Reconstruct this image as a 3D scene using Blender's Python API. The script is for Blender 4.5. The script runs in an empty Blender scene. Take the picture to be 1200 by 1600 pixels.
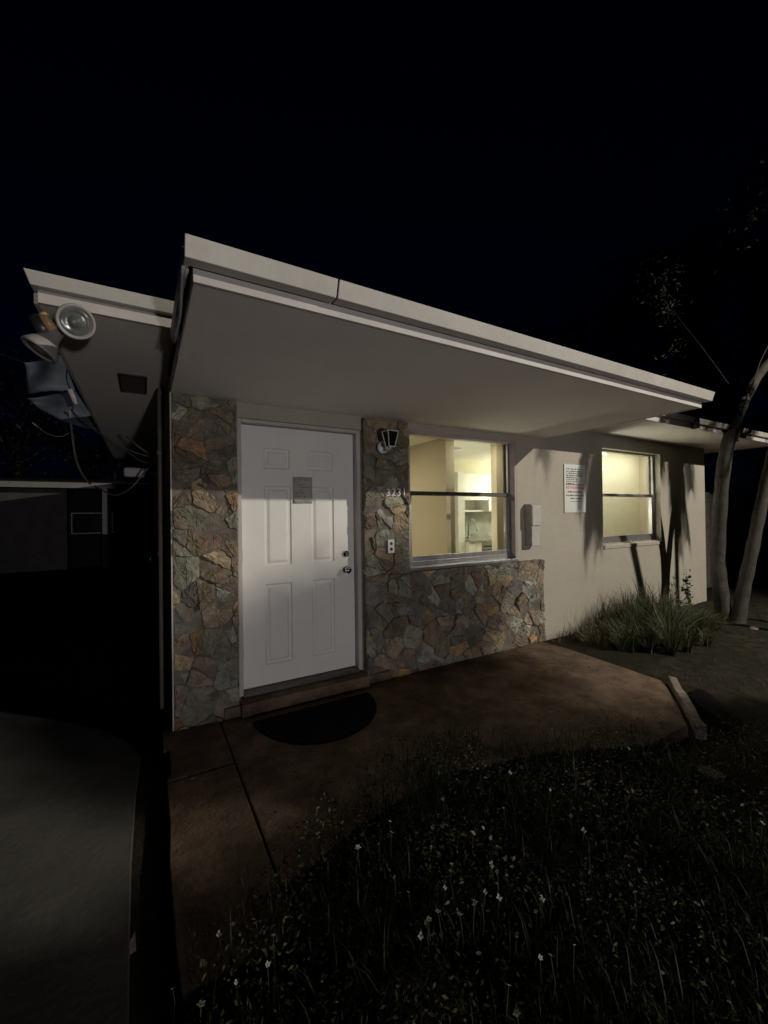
import bpy, math, random
import numpy as np
from mathutils import Vector, Matrix, Euler

random.seed(7)
rng = np.random.default_rng(11)
S = bpy.context.scene
COL = S.collection
R = math.radians

# ------------------------------------------------------------------ camera
EYE = 1.5
cam_d = bpy.data.cameras.new('camera')
cam_d.sensor_width = 36; cam_d.sensor_fit = 'AUTO'
cam_d.lens = 645.0 / 1600 * 36
cam_d.clip_start = 0.02; cam_d.clip_end = 3000
cam = bpy.data.objects.new('camera', cam_d); COL.objects.link(cam)
CM = Matrix.Rotation(R(-30.2), 4, 'Z') @ Matrix.Rotation(R(90.35), 4, 'X') @ Matrix.Rotation(R(-0.72), 4, 'Z')
cam.matrix_world = Matrix.Translation((0, 0, EYE)) @ CM
S.camera = cam

# ------------------------------------------------------------------ world: last trace of dusk
w = bpy.data.worlds.new('World'); S.world = w; w.use_nodes = True
nt = w.node_tree
sky = nt.nodes.new('ShaderNodeTexSky'); sky.sky_type = 'NISHITA'; sky.sun_disc = False
sky.sun_elevation = R(4); sky.sun_rotation = R(200); sky.ozone_density = 6; sky.air_density = 1.0; sky.dust_density = 0.3
hs = nt.nodes.new('ShaderNodeMixRGB'); hs.blend_type = 'MULTIPLY'; hs.inputs[0].default_value = 1.0
hs.inputs[2].default_value = (0.24, 0.5, 1.1, 1)
nt.links.new(sky.outputs[0], hs.inputs[1])
bg = nt.nodes['Background']; bg.inputs[1].default_value = 0.0011
nt.links.new(hs.outputs[0], bg.inputs[0])

# ------------------------------------------------------------------ street light and an added low fill (night: no sun in the sky)
LAMP = Vector((8.0, -4.5, 5.1))
def spot(name, loc, target, power, color, half, blend, radius):
    d = bpy.data.lights.new(name, 'SPOT'); d.energy = power; d.color = color
    d.spot_size = 2 * R(half); d.spot_blend = blend; d.shadow_soft_size = radius
    o = bpy.data.objects.new(name, d); COL.objects.link(o); o.location = loc
    o.rotation_euler = (Vector(target) - Vector(loc)).to_track_quat('-Z', 'Y').to_euler()
    return o
spot('street_light', LAMP, (4.2, 3.3, 1.25), 2650, (1.0, 0.93, 0.80), 39, 0.6, 0.05)
spot('low_fill', (0.9, -5.6, 0.45), (1.4, 3.3, 2.1), 510, (1.0, 0.94, 0.94), 30, 0.8, 0.14)  # low fill added out of view to lift the upper door and soffit

S.view_settings.view_transform = 'Standard'; S.view_settings.look = 'None'
S.view_settings.exposure = 0.0; S.view_settings.gamma = 1.0
try:
    S.cycles.use_denoising = True; S.cycles.sample_clamp_indirect = 4.0; S.cycles.max_bounces = 8
    S.cycles.transparent_max_bounces = 16; S.cycles.caustics_reflective = False; S.cycles.caustics_refractive = False
except Exception: pass

# ------------------------------------------------------------------ ray helpers (turn a direction seen from the camera into a place)
M3 = CM.to_3x3()
def ray(x, y): return M3 @ Vector(((x - 600) / 645.0, (800 - y) / 645.0, -1))
def on_z(x, y, z=0.0):
    d = ray(x, y); t = (z - EYE) / d.z; return Vector((d.x * t, d.y * t, z))
def on_y(x, y, Y):
    d = ray(x, y); t = Y / d.y; return Vector((d.x * t, Y, EYE + d.z * t))

# ------------------------------------------------------------------ materials
def mat(name, c1, c2=None, rough=0.7, scale=6.0, bump=0.0, bscale=60.0, metal=0.0, spec=0.4, contrast=(0.35, 0.65), detail=6, c3=None, s3=1.3):
    m = bpy.data.materials.new(name); m.use_nodes = True
    n = m.node_tree.nodes; l = m.node_tree.links; b = n['Principled BSDF']
    b.inputs['Roughness'].default_value = rough; b.inputs['Metallic'].default_value = metal
    b.inputs['Specular IOR Level'].default_value = spec
    tc = n.new('ShaderNodeTexCoord')
    if c2 is None: c2 = tuple(v * 0.85 for v in c1)
    no = n.new('ShaderNodeTexNoise'); no.inputs['Scale'].default_value = scale; no.inputs['Detail'].default_value = detail; no.inputs['Roughness'].default_value = 0.62
    l.new(tc.outputs['Object'], no.inputs['Vector'])
    cr = n.new('ShaderNodeValToRGB'); cr.color_ramp.elements[0].position = contrast[0]; cr.color_ramp.elements[1].position = contrast[1]
    cr.color_ramp.elements[0].color = (*c2, 1); cr.color_ramp.elements[1].color = (*c1, 1)
    l.new(no.outputs['Fac'], cr.inputs['Fac'])
    out = cr.outputs['Color']
    if c3 is not None:
        n3 = n.new('ShaderNodeTexNoise'); n3.inputs['Scale'].default_value = s3; n3.inputs['Detail'].default_value = 8; n3.inputs['Roughness'].default_value = 0.7
        l.new(tc.outputs['Object'], n3.inputs['Vector'])
        r3 = n.new('ShaderNodeValToRGB'); r3.color_ramp.elements[0].position = 0.48; r3.color_ramp.elements[1].position = 0.62
        r3.color_ramp.elements[0].color = (0, 0, 0, 1); r3.color_ramp.elements[1].color = (1, 1, 1, 1)
        l.new(n3.outputs['Fac'], r3.inputs['Fac'])
        mx = n.new('ShaderNodeMixRGB'); l.new(r3.outputs['Color'], mx.inputs[0]); l.new(out, mx.inputs[1]); mx.inputs[2].default_value = (*c3, 1)
        out = mx.outputs['Color']
    l.new(out, b.inputs['Base Color'])
    if bump:
        nb = n.new('ShaderNodeTexNoise'); nb.inputs['Scale'].default_value = bscale; nb.inputs['Detail'].default_value = 5
        l.new(tc.outputs['Object'], nb.inputs['Vector'])
        bp = n.new('ShaderNodeBump'); bp.inputs['Strength'].default_value = bump; bp.inputs['Distance'].default_value = 0.01
        l.new(nb.outputs['Fac'], bp.inputs['Height']); l.new(bp.outputs['Normal'], b.inputs['Normal'])
    return m

def attr_mat(name, rough=0.75, bump=0.6, bscale=25, spec=0.35, mul=1.0, sub=0.0):
    """colour of each stone / blade from its own attribute, with mottling inside it"""
    m = bpy.data.materials.new(name); m.use_nodes = True
    n = m.node_tree.nodes; l = m.node_tree.links; b = n['Principled BSDF']
    b.inputs['Roughness'].default_value = rough; b.inputs['Specular IOR Level'].default_value = spec
    at = n.new('ShaderNodeAttribute'); at.attribute_name = 'tint'
    tc = n.new('ShaderNodeTexCoord')
    no = n.new('ShaderNodeTexNoise'); no.inputs['Scale'].default_value = 9; no.inputs['Detail'].default_value = 9; no.inputs['Roughness'].default_value = 0.72
    no.inputs['Distortion'].default_value = 0.8
    l.new(tc.outputs['Object'], no.inputs['Vector'])
    cr = n.new('ShaderNodeValToRGB'); cr.color_ramp.elements[0].position = 0.3; cr.color_ramp.elements[1].position = 0.72
    cr.color_ramp.elements[0].color = (0.42 * mul, 0.38 * mul, 0.34 * mul, 1); cr.color_ramp.elements[1].color = (1.5 * mul, 1.5 * mul, 1.45 * mul, 1)
    l.new(no.outputs['Fac'], cr.inputs['Fac'])
    mx = n.new('ShaderNodeMixRGB'); mx.blend_type = 'MULTIPLY'; mx.inputs[0].default_value = 1
    l.new(at.outputs['Color'], mx.inputs[1]); l.new(cr.outputs['Color'], mx.inputs[2]); res = mx.outputs['Color']
    if sub:
        n2 = n.new('ShaderNodeTexNoise'); n2.inputs['Scale'].default_value = 4.2; n2.inputs['Detail'].default_value = 10; n2.inputs['Roughness'].default_value = 0.7; n2.inputs['Distortion'].default_value = 1.5
        l.new(tc.outputs['Object'], n2.inputs['Vector'])
        r2 = n.new('ShaderNodeValToRGB'); e_ = r2.color_ramp.elements
        e_[0].position = 0.30; e_[0].color = (0.17, 0.18, 0.15, 1); e_[1].position = 0.72; e_[1].color = (0.32, 0.18, 0.08, 1)
        q_ = e_.new(0.45); q_.color = (0.10, 0.08, 0.06, 1); q_ = e_.new(0.58); q_.color = (0.25, 0.215, 0.15, 1)
        l.new(n2.outputs['Fac'], r2.inputs['Fac'])
        m2 = n.new('ShaderNodeMixRGB'); m2.inputs[0].default_value = sub; l.new(res, m2.inputs[1]); l.new(r2.outputs['Color'], m2.inputs[2]); res = m2.outputs['Color']
    l.new(res, b.inputs['Base Color'])
    if bump:
        nb = n.new('ShaderNodeTexNoise'); nb.inputs['Scale'].default_value = bscale; nb.inputs['Detail'].default_value = 10; nb.inputs['Roughness'].default_value = 0.65
        l.new(tc.outputs['Object'], nb.inputs['Vector'])
        bp = n.new('ShaderNodeBump'); bp.inputs['Strength'].default_value = bump; bp.inputs['Distance'].default_value = 0.02
        l.new(nb.outputs['Fac'], bp.inputs['Height']); l.new(bp.outputs['Normal'], b.inputs['Normal'])
    return m

def glass_mat(name, tint=(0.93, 0.95, 0.9), gloss=0.06):
    m = bpy.data.materials.new(name); m.use_nodes = True
    n = m.node_tree.nodes; l = m.node_tree.links; n.remove(n['Principled BSDF'])
    tr = n.new('ShaderNodeBsdfTransparent'); tr.inputs[0].default_value = (*tint, 1)
    gl = n.new('ShaderNodeBsdfGlossy'); gl.inputs['Roughness'].default_value = 0.02; gl.inputs[0].default_value = (1, 1, 1, 1)
    fr = n.new('ShaderNodeFresnel'); fr.inputs[0].default_value = 1.45
    mx = n.new('ShaderNodeMixShader'); l.new(fr.outputs[0], mx.inputs[0]); l.new(tr.outputs[0], mx.inputs[1]); l.new(gl.outputs[0], mx.inputs[2])
    l.new(mx.outputs[0], n['Material Output'].inputs['Surface'])
    return m

def emit_mat(name, col, s):
    m = bpy.data.materials.new(name); m.use_nodes = True
    b = m.node_tree.nodes['Principled BSDF']; b.inputs['Emission Color'].default_value = (*col, 1); b.inputs['Emission Strength'].default_value = s
    return m

K = {}
K['stucco'] = mat('stucco', (0.42, 0.385, 0.325), (0.37, 0.337, 0.283), 0.9, 2.5, 1.0, 75, c3=(0.39, 0.35, 0.295))
K['soffit'] = mat('soffit_paint', (0.80, 0.75, 0.68), (0.74, 0.69, 0.625), 0.9, 1.5, 0.25, 140)
K['trim'] = mat('trim_paint', (0.50, 0.465, 0.45), (0.42, 0.39, 0.37), 0.6, 3, 0.15, 40, c3=(0.42, 0.395, 0.37), s3=4)
K['fascia'] = mat('fascia_metal', (0.47, 0.445, 0.41), (0.38, 0.36, 0.33), 0.55, 2.2, 0.1, 30, c3=(0.40, 0.375, 0.34), s3=3)
K['reveal'] = mat('reveal_paint', (0.40, 0.34, 0.36), (0.32, 0.27, 0.28), 0.8, 5, 0.2, 60)
K['door'] = mat('door_paint', (0.74, 0.73, 0.69), (0.69, 0.675, 0.64), 0.45, 2.0, 0.12, 120, c3=(0.70, 0.68, 0.65), s3=2.5)
K['chrome'] = mat('chrome', (0.75, 0.75, 0.76), (0.6, 0.6, 0.6), 0.12, 5, metal=1.0)
K['alu'] = mat('aluminium', (0.46, 0.45, 0.46), (0.34, 0.33, 0.33), 0.35, 14, 0.1, 60, metal=0.75)
K['alu_dark'] = mat('dark_aluminium', (0.12, 0.12, 0.11), (0.07, 0.07, 0.07), 0.4, 14, metal=0.5)
K['stone'] = attr_mat('fieldstone', 0.72, 1.0, 14, sub=0.33)
K['mortar'] = mat('mortar', (0.19, 0.165, 0.135), (0.09, 0.08, 0.065), 0.95, 12, 0.8, 70)
K['patio'] = mat('patio_concrete', (0.245, 0.165, 0.115), (0.065, 0.045, 0.033), 0.85, 4.5, 0.8, 40, contrast=(0.3, 0.72), detail=10, c3=(0.075, 0.045, 0.032), s3=1.7, spec=0.25)
K['drive'] = mat('driveway_concrete', (0.105, 0.10, 0.09), (0.065, 0.062, 0.057), 0.95, 2.0, 0.3, 35, contrast=(0.3, 0.7), detail=10, c3=(0.055, 0.052, 0.047), s3=1.3)
K['earth'] = mat('earth', (0.045, 0.037, 0.024), (0.012, 0.012, 0.009), 0.98, 9, 0.9, 40, contrast=(0.35, 0.7), detail=10, c3=(0.022, 0.02, 0.013), s3=2.2, spec=0.1)
K['rubber'] = mat('rubber', (0.010, 0.010, 0.011), (0.006, 0.006, 0.006), 0.95, 30, 0.3, 90, spec=0.1)
K['blade'] = attr_mat('grass_blade', 0.6, 0, 1)
K['leaf'] = attr_mat('leaf_green', 0.55, 0, 1)
K['bark_pale'] = mat('pale_bark', (0.066, 0.058, 0.05), (0.022, 0.019, 0.016), 0.85, 7, 0.9, 26, contrast=(0.3, 0.7), c3=(0.045, 0.038, 0.032), s3=5)
K['bark'] = mat('bark', (0.09, 0.07, 0.05), (0.04, 0.03, 0.025), 0.9, 12, 0.8, 30)
K['white_plastic'] = mat('white_plastic', (0.72, 0.71, 0.68), (0.62, 0.61, 0.58), 0.4, 8)
K['white_metal'] = mat('white_enamel', (0.74, 0.72, 0.74), (0.55, 0.53, 0.55), 0.4, 18)
K['black_glass'] = mat('black_glass', (0.012, 0.012, 0.014), (0.01, 0.01, 0.01), 0.15, 8)
K['ink'] = mat('ink', (0.05, 0.05, 0.05), (0.03, 0.03, 0.03), 0.8, 8)
K['red_ink'] = mat('red_ink', (0.45, 0.05, 0.05), (0.36, 0.04, 0.04), 0.8, 8)
K['paper'] = mat('paper', (0.62, 0.64, 0.61), (0.56, 0.58, 0.55), 0.8, 6)
K['grey_paper'] = mat('grey_paper', (0.40, 0.38, 0.37), (0.35, 0.33, 0.32), 0.85, 5)
K['curb'] = mat('curb_concrete', (0.23, 0.18, 0.155), (0.12, 0.09, 0.08), 0.9, 9, 0.8, 40)
K['wire'] = mat('cable_jacket', (0.20, 0.17, 0.15), (0.14, 0.12, 0.1), 0.6, 10)
K['pipe'] = mat('conduit_paint', (0.45, 0.40, 0.42), (0.33, 0.3, 0.31), 0.5, 9)
K['tarp'] = mat('tarpaulin', (0.075, 0.09, 0.12), (0.045, 0.055, 0.075), 0.75, 5, 0.5, 10)
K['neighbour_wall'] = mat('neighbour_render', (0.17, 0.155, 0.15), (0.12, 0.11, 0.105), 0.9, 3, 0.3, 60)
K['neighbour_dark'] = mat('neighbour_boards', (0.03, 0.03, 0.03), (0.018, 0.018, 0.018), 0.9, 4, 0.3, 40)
K['fence'] = mat('weathered_board', (0.34, 0.30, 0.26), (0.16, 0.14, 0.12), 0.9, 14, 0.6, 30)
K['int_beige'] = mat('interior_beige', (0.50, 0.44, 0.33), (0.48, 0.42, 0.315), 0.9, 2)
K['int_cream'] = mat('interior_cream', (0.74, 0.71, 0.53), (0.70, 0.67, 0.49), 0.9, 2, c3=(0.69, 0.66, 0.48), s3=3)
K['int_ceiling'] = mat('interior_ceiling', (0.78, 0.76, 0.66), (0.74, 0.72, 0.62), 0.95, 2)
K['cab_white'] = mat('cabinet_white', (0.80, 0.80, 0.74), (0.78, 0.78, 0.72), 0.4, 2)
K['marble'] = mat('grey_marble', (0.52, 0.53, 0.46), (0.33, 0.34, 0.30), 0.35, 3.5, contrast=(0.4, 0.6), detail=9)
K['worktop'] = mat('worktop_stone', (0.42, 0.42, 0.37), (0.25, 0.25, 0.22), 0.3, 40)
K['steel'] = mat('stainless_steel', (0.42, 0.42, 0.40), (0.3, 0.3, 0.28), 0.3, 20, metal=0.8)
K['floor'] = mat('tile_floor', (0.62, 0.58, 0.48), (0.54, 0.5, 0.42), 0.4, 3)
K['glass'] = glass_mat('window_glass')
K['screen'] = glass_mat('screen_mesh', (0.80, 0.80, 0.78))
K['petal'] = mat('petal', (0.80, 0.82, 0.72), (0.7, 0.72, 0.6), 0.6, 40)
K['petal_centre'] = mat('petal_centre', (0.45, 0.38, 0.08), (0.35, 0.3, 0.06), 0.7, 40)
K['stem'] = mat('stem', (0.07, 0.10, 0.035), (0.05, 0.07, 0.02), 0.7, 20)
K['grey_plastic'] = mat('grey_plastic', (0.46, 0.44, 0.41), (0.38, 0.36, 0.335), 0.5, 7)
K['old_plastic'] = mat('weathered_plastic', (0.30, 0.28, 0.275), (0.2, 0.185, 0.18), 0.5, 9)
K['lens'] = mat('lamp_lens', (0.10, 0.105, 0.10), (0.07, 0.075, 0.07), 0.08, 30, 0.12, 70, spec=0.9)
K['amber'] = mat('amber_plastic', (0.62, 0.42, 0.2), (0.5, 0.32, 0.15), 0.35, 12)
K['grille'] = mat('dark_grille', (0.045, 0.03, 0.027), (0.03, 0.02, 0.02), 0.8, 30)

# ------------------------------------------------------------------ mesh building
class MB:
    def __init__(s): s.v = []; s.f = []; s.c = []
    def add(s, vs, fs, col=None):
        o = len(s.v); s.v.extend([tuple(v) for v in vs]); s.f.extend([tuple(o + i for i in f) for f in fs])
        if col is not None: s.c.extend([col] * len(fs))
        return s
    def box(s, x0, x1, y0, y1, z0, z1):
        vs = [(x, y, z) for z in (z0, z1) for y in (y0, y1) for x in (x0, x1)]
        return s.add(vs, [(0, 2, 3, 1), (4, 5, 7, 6), (0, 1, 5, 4), (2, 6, 7, 3), (0, 4, 6, 2), (1, 3, 7, 5)])
    def prism_x(s, prof, x0, x1):
        """profile of (y,z) swept along x"""
        n = len(prof); vs = [(x0, y, z) for y, z in prof] + [(x1, y, z) for y, z in prof]
        fs = [tuple(range(n - 1, -1, -1)), tuple(range(n, 2 * n))] + [(i, (i + 1) % n, n + (i + 1) % n, n + i) for i in range(n)]
        return s.add(vs, fs)
    def prism_y(s, prof, y0, y1):
        n = len(prof); vs = [(x, y0, z) for x, z in prof] + [(x, y1, z) for x, z in prof]
        fs = [tuple(range(n)), tuple(range(2 * n - 1, n - 1, -1))] + [(i, n + i, n + (i + 1) % n, (i + 1) % n) for i in range(n)]
        return s.add(vs, fs)
    def prism_z(s, prof, z0, z1):
        n = len(prof); vs = [(x, y, z0) for x, y in prof] + [(x, y, z1) for x, y in prof]
        fs = [tuple(range(n - 1, -1, -1)), tuple(range(n, 2 * n))] + [(i, (i + 1) % n, n + (i + 1) % n, n + i) for i in range(n)]
        return s.add(vs, fs)
    def tube(s, pts, rad, n=10, cap=True):
        pts = [Vector(p) for p in pts]; rads = rad if hasattr(rad, '__len__') else [rad] * len(pts)
        rings = []; up = Vector((0.123, 0.31, 0.94)).normalized(); prev = None
        for i, p in enumerate(pts):
            t = (pts[min(i + 1, len(pts) - 1)] - pts[max(i - 1, 0)]).normalized()
            if prev is None:
                a = t.cross(up); a = a.normalized() if a.length > 1e-3 else Vector((1, 0, 0))
            else:
                a = (prev - t * prev.dot(t)).normalized()
            prev = a; b = t.cross(a)
            rings.append([p + (a * math.cos(q) + b * math.sin(q)) * rads[i] for q in [2 * math.pi * k / n for k in range(n)]])
        vs = [v for r in rings for v in r]; fs = []
        for i in range(len(rings) - 1):
            for k in range(n):
                fs.append((i * n + k, i * n + (k + 1) % n, (i + 1) * n + (k + 1) % n, (i + 1) * n + k))
        if cap: fs += [tuple(range(n - 1, -1, -1)), tuple((len(rings) - 1) * n + k for k in range(n))]
        return s.add(vs, fs)
    def lathe(s, prof, origin, axis, n=24):
        """profile of (r, h) turned about an axis"""
        ax = Vector(axis).normalized(); a = ax.orthogonal().normalized(); b = ax.cross(a); o = Vector(origin)
        vs = []; fs = []
        for r, h in prof:
            for k in range(n):
                q = 2 * math.pi * k / n; vs.append(o + ax * h + (a * math.cos(q) + b * math.sin(q)) * r)
        for i in range(len(prof) - 1):
            for k in range(n): fs.append((i * n + k, i * n + (k + 1) % n, (i + 1) * n + (k + 1) % n, (i + 1) * n + k))
        if prof[0][0] > 1e-5: fs.append(tuple(range(n - 1, -1, -1)))
        if prof[-1][0] > 1e-5: fs.append(tuple((len(prof) - 1) * n + k for k in range(n)))
        return s.add(vs, fs)

def wloc(o):
    v = Vector(o.location)
    while o.parent: o = o.parent; v += Vector(o.location)
    return v
def build(name, mb, m, parent=None, bevel=0, smooth=False, local=False):
    me = bpy.data.meshes.new(name)
    off = wloc(parent) if (parent and not local) else Vector((0, 0, 0))
    me.from_pydata([(v[0] - off.x, v[1] - off.y, v[2] - off.z) for v in mb.v], [], mb.f)
    if mb.c:
        at = me.attributes.new('tint', 'FLOAT_COLOR', 'FACE')
        arr = np.ones((len(mb.f), 4), np.float32); arr[:, :3] = np.array(mb.c, np.float32)
        at.data.foreach_set('color', arr.ravel())
    me.materials.append(m); me.update()
    if smooth:
        me.polygons.foreach_set('use_smooth', [True] * len(me.polygons))
    o = bpy.data.objects.new(name, me); COL.objects.link(o)
    if parent: o.parent = parent
    if bevel:
        b = o.modifiers.new('bevel', 'BEVEL'); b.width = bevel; b.segments = 2; b.limit_method = 'ANGLE'; b.angle_limit = R(35)
    return o
def tag(o, label, cat, group=None, kind=None):
    if label: o['label'] = label
    if cat: o['category'] = cat
    if group: o['group'] = group
    if kind: o['kind'] = kind
    return o
def struct(o): o['kind'] = 'structure'; return o
def thing(name, loc, label, cat, group=None):
    o = bpy.data.objects.new(name, None); o.empty_display_size = 0.1; COL.objects.link(o); o.location = loc
    return tag(o, label, cat, group)
def text_mb(body, size, origin, depth=0.004, align='LEFT'):
    """real lettering turned into mesh, standing on a wall that faces -Y"""
    cu = bpy.data.curves.new('lettering', 'FONT'); cu.body = body; cu.size = size; cu.extrude = depth / 2; cu.align_x = align; cu.resolution_u = 3
    ob = bpy.data.objects.new('lettering', cu); COL.objects.link(ob)
    dg = bpy.context.evaluated_depsgraph_get(); me = ob.evaluated_get(dg).to_mesh()
    mb = MB(); o = Vector(origin)
    vs = [(o.x + v.co.x, o.y - v.co.z, o.z + v.co.y) for v in me.vertices]
    mb.add(vs, [tuple(p.vertices) for p in me.polygons])
    bpy.data.objects.remove(ob); return mb

# ================================================================== GROUND
FY = 3.3            # the plane of the facade
g = MB()
ns = 60
gx = np.concatenate([[-400, -120, -40, -15], np.linspace(-6, 12, ns), [20, 45, 120, 400]])
gy = np.concatenate([[-200, -60, -20, -8], np.linspace(-3, 12, ns), [20, 45, 120, 500]])
for y in gy:
    for x in gx:
        inn = (-6 < x < 12 and -3 < y < 12)
        under = (0 < x < 4.3 and 0.9 < y < 3.4) or (x < 0.3 and y > 1)
        z = -0.075 + (0.02 * math.sin(x * 3.1) * math.cos(y * 2.3) + random.uniform(-0.012, 0.012) if inn and not under else 0)
        if x > 4.05 and inn and y < 3.6: z += 0.05
        g.v.append((x, y, z))
nx = len(gx)
for j in range(len(gy) - 1):
    for i in range(nx - 1):
        g.f.append((j * nx + i, j * nx + i + 1, (j + 1) * nx + i + 1, (j + 1) * nx + i))
struct(build('ground', g, K['earth'], smooth=True))

# driveway, one sheet with a worn right edge
d = MB()
de = [(-0.06, 0.7), (-0.045, 1.2), (-0.055, 1.7), (-0.06, 2.2), (-0.05, 2.7), (-0.03, 3.1), (-0.10, 3.35), (-0.32, 3.7), (-1.0, 4.45), (-2.0, 5.3), (-3.4, 6.4)]
d.prism_z([(-8, 6.4), (-8, 0.1)] + [(-0.07, 0.1)] + de, -0.07, -0.035)
struct(build('driveway', d, K['drive'], bevel=0.006))

# patio: main slab and the walkway slab split by a joint
p = MB()
random.seed(3)
right_edge = [(4.0, 3.29), (4.02, 2.9), (3.99, 2.4), (3.95, 1.93), (3.6, 1.66), (3.27, 1.44), (3.2, 1.2)]
p.prism_z([(0.472, 1.66), (0.9, 1.80), (1.5, 1.9), (2.2, 1.72), (2.8, 1.45)] + right_edge[:-1][::-1] + [(0.472, 3.29)], -0.10, 0.0)
struct(build('patio', p, K['patio'], bevel=0.008))
p = MB()
le = [(0.10, 3.29), (0.095, 3.02), (0.13, 3.0), (0.125, 2.72), (0.10, 2.68), (0.10, 2.3), (0.085, 2.0), (0.085, 1.6)]
p.prism_z([(0.466, 2.66), (0.466, 3.29)] + le[:5] + [(0.10, 2.655), (0.466, 2.655)], -0.11, 0.004)
p.prism_z([(0.465, 2.05), (0.466, 2.645)] + [(0.10, 2.645)] + le[5:6] + [(0.085, 2.05)], -0.11, -0.003)
p.prism_z([(0.463, 1.45), (0.465, 2.04), (0.085, 2.04), (0.085, 1.6), (0.09, 1.45)], -0.11, 0.0)
struct(build('walkway', p, K['patio'], bevel=0.006))

# ================================================================== THE HOUSE
HX0, HX1, HY1 = 0.17, 8.2, 14.0
house = thing('house', (4.2, 3.3, 0), 'low single storey house with stone veneer beside a white door and two lit windows', 'house')
wl = MB()
Y0, Y1 = FY, FY + 0.2
T = 2.54
wl.box(HX0, 0.628, Y0, Y1, -0.1, T)
wl.box(0.628, 1.69, Y0, Y1, 2.262, T)
wl.box(1.69, 2.215, Y0, Y1, -0.1, T)
wl.box(2.215, 3.67, Y0, Y1, 2.315, T); wl.box(2.215, 3.67, Y0, Y1, -0.1, 0.985)
wl.box(3.67, 5.31, Y0, Y1, -0.1, T)
wl.box(5.31, 6.78, Y0, Y1, 2.36, T); wl.box(5.31, 6.78, Y0, Y1, -0.1, 1.03)
wl.box(6.78, HX1, Y0, Y1, -0.1, T)
wl.box(HX0, HX1, Y0 + 0.01, Y1 - 0.005, T + 0.0005, 2.6395)
wl.box(HX0, HX0 + 0.2, Y1, HY1, -0.1, T); wl.box(HX1 - 0.2, HX1, Y1, HY1, -0.1, T)
wl.box(HX0, HX1, HY1, HY1 + 0.2, -0.1, T)
# front gables above the eaves line
build('wall', wl, K['stucco'], house)

# soffits of the main roof: a C of flat board round the walls
so = MB()
so.box(-0.43, 8.85, 2.55, FY, T, T + 0.02)
so.box(-0.43, HX0, FY, HY1 + 0.5, T, T + 0.02)
so.box(HX1, 8.85, FY, HY1 + 0.5, T, T + 0.02)
build('soffit', so, K['soffit'], house)
fb = MB()
fb.box(-0.432, 8.87, 2.528, 2.549, T - 0.004, T + 0.0595)
fb.box(-0.45, -0.4315, 2.5495, HY1 + 0.5, T - 0.004, T + 0.05)
fb.box(8.851, 8.87, 2.55, HY1 + 0.5, T - 0.004, T + 0.05)
build('fascia_board', fb, K['trim'], house, bevel=0.003)
fc = MB()
def cap_run(mb, prof, x0, x1, s0=0.0, s1=0.0):
    # moulded metal cap; s0, s1 lean its cut ends outward towards the top
    zb = min(z for _, z in prof); zt = max(z for _, z in prof); n_ = len(prof)
    L_ = [(x0 - s0 * (z - zb) / (zt - zb), y, z) for y, z in prof]; R_ = [(x1 + s1 * (z - zb) / (zt - zb), y, z) for y, z in prof]
    mb.add(L_ + R_, [tuple(range(n_ - 1, -1, -1)), tuple(range(n_, 2 * n_))] + [(i, (i + 1) % n_, n_ + (i + 1) % n_, n_ + i) for i in range(n_)])
capp = [(2.488, 2.598), (2.535, 2.60), (2.535, 2.654), (2.462, 2.657)]
cap_run(fc, capp, -0.452, 5.985, 0.02); cap_run(fc, capp, 5.993, 9.0)
fc.prism_y([(-0.452, 2.60), (-0.43, 2.60), (-0.43, 2.652), (-0.47, 2.654)], 2.536, HY1 + 0.55)
build('fascia_cap', fc, K['fascia'], house, bevel=0.003)
rf = MB()
rf.prism_x([(2.535, 2.64), (2.535, 2.655), (8.8, 2.95), (HY1 + 0.5, 2.66), (HY1 + 0.5, 2.64)], -0.435, 8.9)
build('roof', rf, mat('roof_felt', (0.06, 0.055, 0.05), (0.04, 0.037, 0.033), 0.95, 8, 0.5, 50), house)
gs = MB(); gs.box(5.93, 5.965, 2.44, 2.52, 2.52, 2.668)
build('gutter_strap', gs, K['alu_dark'], house)

# flat canopy over door and first window
cn = MB(); cn.box(0.172, 4.10, 1.702, FY - 0.001, 2.3815, 2.50)
canopy = build('canopy', cn, K['soffit'], house)
cb = MB()
cb.box(0.166, 4.15, 1.682, 1.7015, 2.380, 2.432); cb.box(4.101, 4.149, 1.702, FY - 0.002, 2.3805, 2.432)
cb.box(0.1665, 0.1715, 1.702, 2.52, 2.3805, 2.432)
build('fascia_board', cb, K['trim'], canopy, bevel=0.003)
cc = MB()
cp = [(1.624, 2.432), (1.681, 2.433), (1.681, 2.500), (1.602, 2.504)]
cap_run(cc, cp, 0.133, 0.722); cap_run(cc, [(y - 0.002, z - 0.001) for y, z in cp], 0.728, 3.89); cap_run(cc, cp, 3.894, 4.20)
cc.prism_y([(4.15, 2.433), (4.185, 2.433), (4.20, 2.502), (4.15, 2.50)], 1.682, FY - 0.003)
cc.prism_y([(0.134, 2.433), (0.152, 2.433), (0.152, 2.50), (0.130, 2.502)], 1.682, 2.46)
build('fascia_cap', cc, K['fascia'], canopy, bevel=0.003)
ct = MB(); ct.box(0.153, 4.15, 1.6815, FY - 0.002, 2.5005, 2.508)
build('canopy_felt', ct, K['grille'], canopy)
for k_, (dz, ph, ye) in enumerate(((0.0, 0.4, 2.42), (-0.022, 1.9, 2.30))):
    fl_ = MB(); pts_ = [(0.146 - 0.006 * k_ + 0.006 * math.sin(y_ * 9 + ph), y_, 2.423 + dz * min(1, (y_ - 1.68) * 4) + 0.006 * math.sin(y_ * 7 + ph)) for y_ in np.linspace(1.685, ye, 14)]
    fl_.tube(pts_, 0.0065, 6); build('loose_flashing', fl_, K['trim'], canopy, smooth=True)

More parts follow.
